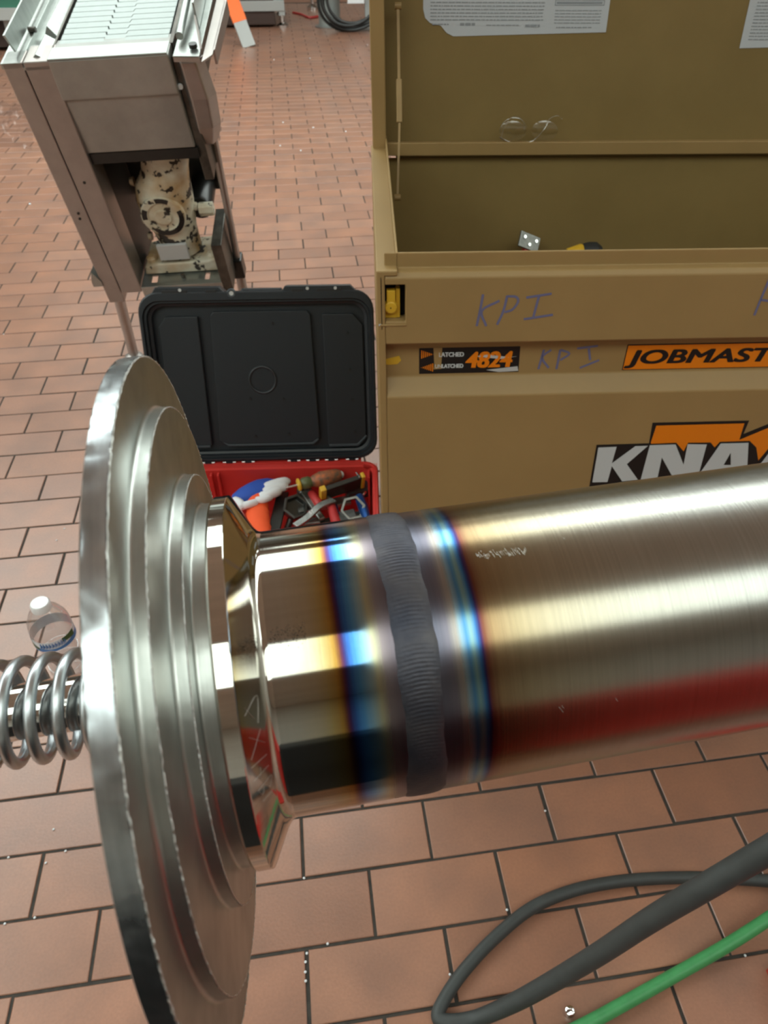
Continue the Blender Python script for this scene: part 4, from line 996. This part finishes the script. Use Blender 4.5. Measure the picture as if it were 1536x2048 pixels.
mb = MB(); mb.prism([(.060, .585), (.065, .560), (.10, .552), (.235, .552), (.262, .545), (.275, .560), (.268, .585)], .045, .16, lambda a, b, h: Vector((a, h, H0-b))); mb.obj('gearbox_foot', 'cast', gb, bevel=.006, seg=3)
mb = MB()
for u_, b_ in ((.085, .07), (.250, .07)): mb.lathe([(0, .016), (.010, .015), (.016, .008)], 8, m=T(u_, b_, H0-.556))
mb.obj('foot_bolt', 'cast', gb)
mb = MB()
for z, a in ((.34, 160), (.45, 170), (.42, 10), (.50, 185)): mb.lathe([(0, .012), (.010, .010)], 10, m=T(.165+.068*math.cos(R(a)), .10, H0-z) @ Matrix.Rotation(R(90 if a < 90 else -90), 4, 'Y'))
mb.obj('casting_boss', 'cast', gb)
MB().lathe([(0, .030), (.01, .034), (.16, .034), (.17, .03)], 24, m=T(.24, .12, H0-.44) @ Matrix.Rotation(R(-90), 4, 'X')).obj('motor_barrel', 'satinblack', gb, smooth=True)
MB().lathe([(0, .018), (.035, .018), (.037, .014)], 8, m=T(.245, .10, H0-.43) @ Matrix.Rotation(R(90), 4, 'Y')).obj('oil_plug', 'cast', gb)
# shelf under the motor with two slots
mb = MB(); sh = [(.052, .0), (.275, .0), (.275, .12), (.052, .12)]
mb.box(.052, .275, .0, .016, H0-.592, H0-.588); mb.box(.052, .275, .046, .15, H0-.592, H0-.588)
mb.box(.052, .078, .016, .046, H0-.592, H0-.588); mb.box(.094, .225, .016, .046, H0-.592, H0-.588); mb.box(.238, .275, .016, .046, H0-.592, H0-.588)
mb.box(.052, .275, -.002, .002, H0-.622, H0-.588)
mb.obj('motor_shelf', 'sts', conv, bevel=.001)
CB(MB(), .272, .300, -.002, .16, .47, .62).obj('shelf_bracket', 'stsdirty', conv, bevel=.002)
mb = MB(); mb.lathe([(0, .006), (.01, .006)], 8, m=T(.165, .03, H0-.588)); mb.obj('shelf_bolt', 'stsdirty', conv)
# right leg rod with clamp, thin left leg: down to the floor
def cl(p): return CI @ Vector(p)
top_ = Vector((.336, .10, H0-.10)); kn = Vector((.306, .10, H0-.645))
MB().tube([top_, kn], .0095, 10).obj('leg', 'stsdull', conv, smooth=True)
knw = CMX @ kn; ft = Vector((knw.x+.012, knw.y+.03, .0))
MB().tube([kn+Vector((0, 0, .03)), cl(ft+Vector((0, 0, .012)))], .014, 12).obj('leg', 'stsdull', conv, smooth=True)
MB().lathe([(0, .028), (.006, .026), (.014, .012)], 20, m=CI @ T(ft.x, ft.y, 0)).obj('foot_pad', 'satinblack', conv, smooth=True)
CB(MB(), .268, .322, .08, .125, .585, .645).obj('leg_clamp', 'satinblack', conv, bevel=.004)
lt = CMX @ Vector((-.030, .03, H0-.62)); lf = Vector((-.062, 1.905, 0))
MB().tube([cl(lt+Vector((0, 0, .05))), cl(lf+Vector((0, 0, .012)))], .0155, 14).obj('leg', 'stsdull', conv, smooth=True)
MB().lathe([(0, .030), (.006, .028), (.014, .014)], 20, m=CI @ T(lf.x, lf.y, 0)).obj('foot_pad', 'stsdull', conv, smooth=True)
mb = MB(); mb.prism([(-.072, .560), (-.062, .528), (-.046, .560)], -.004, .03, lambda a, b, h: Vector((a, h, H0-b))); CB(mb, -.072, -.046, -.004, .03, .56, .575); mb.obj('corner_bracket', 'sts', conv)

# ------------------------------------------------------------------ hoses on the floor, bottom right
def hose(name, label, pts, mat, r_):
    P = [Z(x, y, z) for x, y, z, *_ in pts]
    if len(pts[0]) > 3: rr = [p[3] for p in pts]
    n = 8; S = spline(P, n)
    if len(pts[0]) > 3:
        rad = []
        for i in range(len(rr)-1): rad += [rr[i]+(rr[i+1]-rr[i])*k/n for k in range(n)]
        rad.append(rr[-1])
    else: rad = r_
    o = MB().tube(S, rad, 16).obj(name, mat, smooth=True); tag(o, label, 'hose'); return o
g = .0098
hose('rubber_hose', 'dark grey rubber hose looping over the tiles at lower right', [(2500, 1890, g, g), (2050, 1850, g, g), (1760, 1800, g, g), (1640, 1775, g, g), (1536, 1762, g, g), (1430, 1756, g, g), (1330, 1756, g, g), (1230, 1764, g, g), (1140, 1783, g, g), (1060, 1818, g, g), (985, 1880, g, g), (925, 1945, g, g), (888, 2000, g, g), (876, 2034, .010, .0100),
     (900, 2044, .012, .0105), (955, 2036, .018, .0110), (1030, 2004, .06, .0125), (1110, 1960, .12, .0132), (1200, 1906, .20, .0138), (1300, 1840, .29, .0142), (1400, 1780, .37, .0144), (1480, 1733, .42, .0145), (1560, 1686, .47, .0145), (1720, 1590, .55, .0145), (2000, 1420, .62, .0145), (2500, 1150, .66, .0145)], 'hose', .01)
hose('green_hose', 'bright green plastic hose at the lower right corner', [(900, 2170, .011), (1040, 2112, .011), (1165, 2052, .011), (1250, 2006, .011), (1350, 1950, .012), (1450, 1893, .02), (1536, 1838, .035), (1640, 1768, .06), (1760, 1690, .08), (1950, 1640, .05), (2300, 1660, .011), (2700, 1750, .011)], 'green', .0098)
q = Z(1139, 2023, .008); tag(MB().lathe([(0, .002), (.001, .0068), (.007, .0078), (.013, .0065), (.0155, .002)], 16, m=T(q.x, q.y, 0)).obj('steel_nut', 'chrome', smooth=True), 'tiny shiny steel dome nut lying on a tile', 'nut')

# loose clear film on the floor at the far left
mb = MB(); rr = random.Random(9); nx, ny = 26, 22; q0 = Z(-60, 205, 0); 
for j in range(ny):
    for i in range(nx):
        a, b = i/(nx-1), j/(ny-1); p = Z(-40+a*105, 205+b*85+a*10, 0)
        e = min(a, 1-a, b, 1-b)*6
        mb.v.append((p.x, p.y, .003+min(1, e)*(.012+.05*abs(math.sin(a*9+b*4))*rr.random()+.02*math.sin(a*5)*math.cos(b*7)+.02)))
mb.f = [(j*nx+i, j*nx+i+1, (j+1)*nx+i+1, (j+1)*nx+i) for j in range(ny-1) for i in range(nx-1)]
tag(mb.obj('plastic_film', 'film', smooth=True, angle=180), 'crumpled clear plastic film on the floor at the left edge', 'plastic film')

# crumbs of white grit in the joints
mb = MB(); rr = random.Random(4)
for px, py in ((612, 1925), (611, 1945), (613, 1962), (612, 1905), (607, 1757), (655, 1888), (18, 1716), (132, 1700), (8, 1846), (68, 1836), (92, 1725), (1013, 1818), (1089, 1623), (1490, 1910), (900, 1950), (107, 1660), (600, 300), (566, 246), (625, 255), (690, 262), (548, 120), (560, 292), (130, 1058), (112, 1082), (62, 408), (8, 668), (735, 90), (618, 118)):
    c = Z(px+rr.uniform(-2, 2), py+rr.uniform(-2, 2), .0015); q = .0022 if py > 600 else .006
    mb.lathe([(0, q*.5), (q*.5, q), (q, q*.5)], 6, m=T(c.x, c.y, .0))
tag(mb.obj('white_grit', 'gwhite'), 'scattered crumbs of white grit on the tiles and in their joints', 'grit', kind='stuff')

# ------------------------------------------------------------------ far equipment along the top edge
def leg_foot(par, x, y, zt, s=.03):
    MB().box(x-s, x+s, y-s, y+s, .10, zt).obj('leg', 'gray', par)
    MB().lathe([(0, .055), (.02, .055), (.04, .02), (.11, .018)], 16, m=T(x, y, 0)).obj('foot', 'chrome', par, smooth=True)
pr = Y(573, 20, 8.45)
zt = Y(500, 17, 8.40).z
t = thing('packing_table', 'grey framed table with green top at the upper middle edge', 'table', T(-.2, 8.9, 0))
xl, xr = -1.25, .79
lx0, lx1 = xl, xr
for x, y in ((xr-.03, -.42), (xr-.03, .40), (xl, -.42), (xl, .40)): leg_foot(t, x, y, zt-.02)
MB().box(xl-.05, xr, -.46, -.40, zt-.03, zt+.055).obj('front_rail', 'gray', t, bevel=.004)
MB().box(xl-.05, xr, .40, .46, zt-.03, zt+.055).obj('rear_rail', 'gray', t, bevel=.004)
MB().box(xl-.05, xr-.01, -.40, .40, zt+.02, zt+.050).obj('table_top', 'belt', t)['label'] = 'green belt top'
MB().box(xl-.04, xr-.10, -.44, .38, .02, .36).obj('lower_trough', 'brownrail', t, bevel=.01)['label'] = 'dark brown trough underneath'
t = thing('green_belt_conveyor', 'low green belt conveyor at the upper left corner', 'conveyor', T(-2.3, 7.6, 0))
z2 = .30
MB().box(-1.6, .82, -.25, .50, z2, z2+.03).obj('belt', 'belt', t)
MB().box(-1.6, .84, -.30, -.25, z2-.06, z2+.02).obj('side_rail', 'gray', t); MB().box(-1.6, .84, .50, .55, z2-.06, z2+.02).obj('side_rail', 'gray', t)
MB().box(-1.5, .70, -.15, .45, .03, z2-.04).obj('lower_trough', 'brownrail', t)
for x in (-1.4, .6): MB().box(x-.03, x+.03, -.24, -.18, 0, z2-.05).obj('leg', 'gray', t)
# ladder rail: orange fibreglass with a grey foot
Lf = Z(499, 94, 0); Lt = Y(452, -30, 7.75)
d = (Lt-Lf); m = along(Lf, d, (1, 0, 0))
t = thing('step_ladder', 'orange ladder rail with pale grey foot at the top edge', 'ladder', T(*Lf))
ml = T(*(-Lf)) @ m
Lh = d.length*1.5
MB().box(-.012, .012, -.058, .058, .0, .26, m=ml).obj('ladder_foot', 'gray', t, bevel=.003)
MB().box(-.015, .015, -.062, .062, .22, Lh, m=ml).obj('side_rail', 'ladder', t, bevel=.003)['label'] = 'orange side rail'
for z in (.62, .80): MB().lathe([(-.018, .018), (.018, .018)], 14, m=ml @ T(0, 0, z) @ Matrix.Rotation(R(90), 4, 'Y')).obj('rung_rivet', 'brownrail', t)
bx = Z(434, 68, 0); t = thing('roller_stand', 'thin grey stand leg beside the orange ladder rail', 'stand', T(bx.x, bx.y, 0))
MB().tube([(0, 0, .03), (-.06, .02, .6), (-.14, .03, 1.2)], .02, 10).obj('pole', 'gray', t, smooth=True)
MB().lathe([(0, .045), (.05, .045), (.09, .02)], 14).obj('foot', 'gray', t, smooth=True)
px_ = Z(660, 53, 0)
t = thing('steel_post', 'thick stainless steel post at the top beside the hose coil', 'post', T(px_.x, px_.y, 0))
MB().lathe([(0, .115), (.01, .115), (.012, .108), (2.2, .108)], 32).obj('post_tube', 'slat', t, smooth=True)
MB().lathe([(0, .150), (.008, .150), (.012, .11)], 32).obj('floor_flange', 'stsdull', t, smooth=True)
cs = Z(625, 20, 0); t = thing('caster_stand', 'far grey table leg with chrome foot between table and steel post', 'table leg', T(cs.x, cs.y, 0))
MB().lathe([(0, .06), (.03, .06), (.06, .02), (.14, .02)], 16).obj('foot', 'chrome', t, smooth=True); MB().box(-.035, .035, -.035, .035, .13, 1.0).obj('leg', 'gray', t)
# hanging coil of black hose and cable
cc = Y(709, -8, 8.12); mb = MB(); pts = []
for k in range(0, 330):
    a = k/330*2*PI*6; q = .25+.04*math.sin(k*.071)+.02*math.sin(k*.23)
    pts.append((q*1.15*math.cos(a)+.02*math.sin(k*.05), .05*math.sin(k*.037), q*math.sin(a)))
mb.tube(pts, .014, 8)
o = mb.obj('hose_coil', 'hoseb', None, T(*cc), smooth=True); tag(o, 'coil of thin black hose beside the steel post at the top', 'hose')
cx_, cy_, cz_ = cc
t = thing('hose_rack', 'pale hanging rack holding the black hose coil', 'rack', T(cx_+.16, cy_+.16, 0))
MB().box(-.05, .05, -.02, .02, 0, 2.0).obj('upright', 'gray', t); MB().box(-.10, .10, -.02, .0, cz_+.20, cz_+.24).obj('hook', 'gray', t); MB().box(-.22, -.06, -.06, -.05, .22, .55).obj('tag_plate', 'cap', t)
MB().box(-.10, .25, -.06, .12, 0, .02).obj('base', 'gray', t)
# thin dark pieces on the far floor
a, b = Z(610, 36, .01), Z(632, 36, .01)
tag(MB().tube(spline([Z(586, 25, .01), Z(604, 29, .01), Z(618, 35, .01), Z(636, 33, .01)], 5), .011, 8).obj('cable', 'toolred', smooth=True), 'short dark red cable on the far floor by the post', 'cable')

# ------------------------------------------------------------------ unseen blocks added for the pipe's reflections, and the red corner box
t = thing('added_red_cabinet', 'red cabinet added unseen behind the viewer to put red into the pipe reflection', 'tool cabinet', T(1.30, -1.15, 0))  # added unseen, only for the red band reflected in the pipe
MB().box(-.46, .62, -.25, .25, .10, .90).obj('cabinet_body', 'redcab', t, bevel=.01)
for k in range(4): 
    MB().box(-.44, .60, .25, .262, .14+.18*k, .29+.18*k).obj('drawer', 'redcab', t, bevel=.003); 
for x in (-.40, .56): 
    for y in (-.2, .2): MB().lathe([(-.02, .05), (.02, .05)], 20, m=T(x, y, .05) @ Matrix.Rotation(R(90), 4, 'Y')).obj('wheel', 'black', t)
t = thing('dark_reflection_block', 'black cart-shaped block added behind the viewer, standing in for a dark-clothed person mirrored in the pipe', 'cart', T(.40, -1.10, 0))  # stands in for the person behind the camera, added for the dark reflection
MB().box(-.42, .38, -.22, .20, .08, .97).obj('dark_block', 'matteblack', t, bevel=.02)
for x in (-.36, .32):
    for y in (-.16, .14): MB().lathe([(-.015, .04), (.015, .04)], 16, m=T(x, y, .04) @ Matrix.Rotation(R(90), 4, 'Y')).obj('wheel', 'black', t)
q = Z(1529, 2040, 0)
t = thing('red_gas_box', 'red metal box just entering at the lower right corner', 'box', T(q.x, q.y, 0))
MB().box(.034, .22, -.20, .060, 0, .010).obj('box_base', 'redcab', t)
MB().box(.034, .22, -.20, .060, .010, .028).obj('box_side', 'redcab', t, bevel=.004)
# a stand holding the far end of the pipe, outside the frame
e = P0+AX*1.12
t = thing('pipe_stand', 'steel pipe stand carrying the far right end of the pipe', 'stand', T(e.x, e.y, 0))
MB().tube([(0, 0, .0), (0, 0, e.z-TR-.06)], .025, 16).obj('post', 'gray', t)
mb = MB(); mb.add([(-.04, -.07, e.z-TR+.030), (-.04, 0, e.z-TR-.062), (-.04, .07, e.z-TR+.030), (.04, -.07, e.z-TR+.030), (.04, 0, e.z-TR-.062), (.04, .07, e.z-TR+.030),
     (-.04, -.06, e.z-TR+.030), (-.04, 0, e.z-TR-.030), (-.04, .06, e.z-TR+.030), (.04, -.06, e.z-TR+.030), (.04, 0, e.z-TR-.030), (.04, .06, e.z-TR+.030)],
     [(0, 1, 7, 6), (1, 2, 8, 7), (3, 9, 10, 4), (4, 10, 11, 5), (0, 3, 4, 1), (1, 4, 5, 2), (6, 7, 10, 9), (7, 8, 11, 10), (0, 6, 9, 3), (2, 5, 11, 8)]); mb.obj('cradle', 'gray', t)
for a in (90, 210, 330): MB().tube([(0, 0, .35), (.32*math.cos(R(a)), .32*math.sin(R(a)), .012)], .014, 10).obj('leg', 'gray', t)
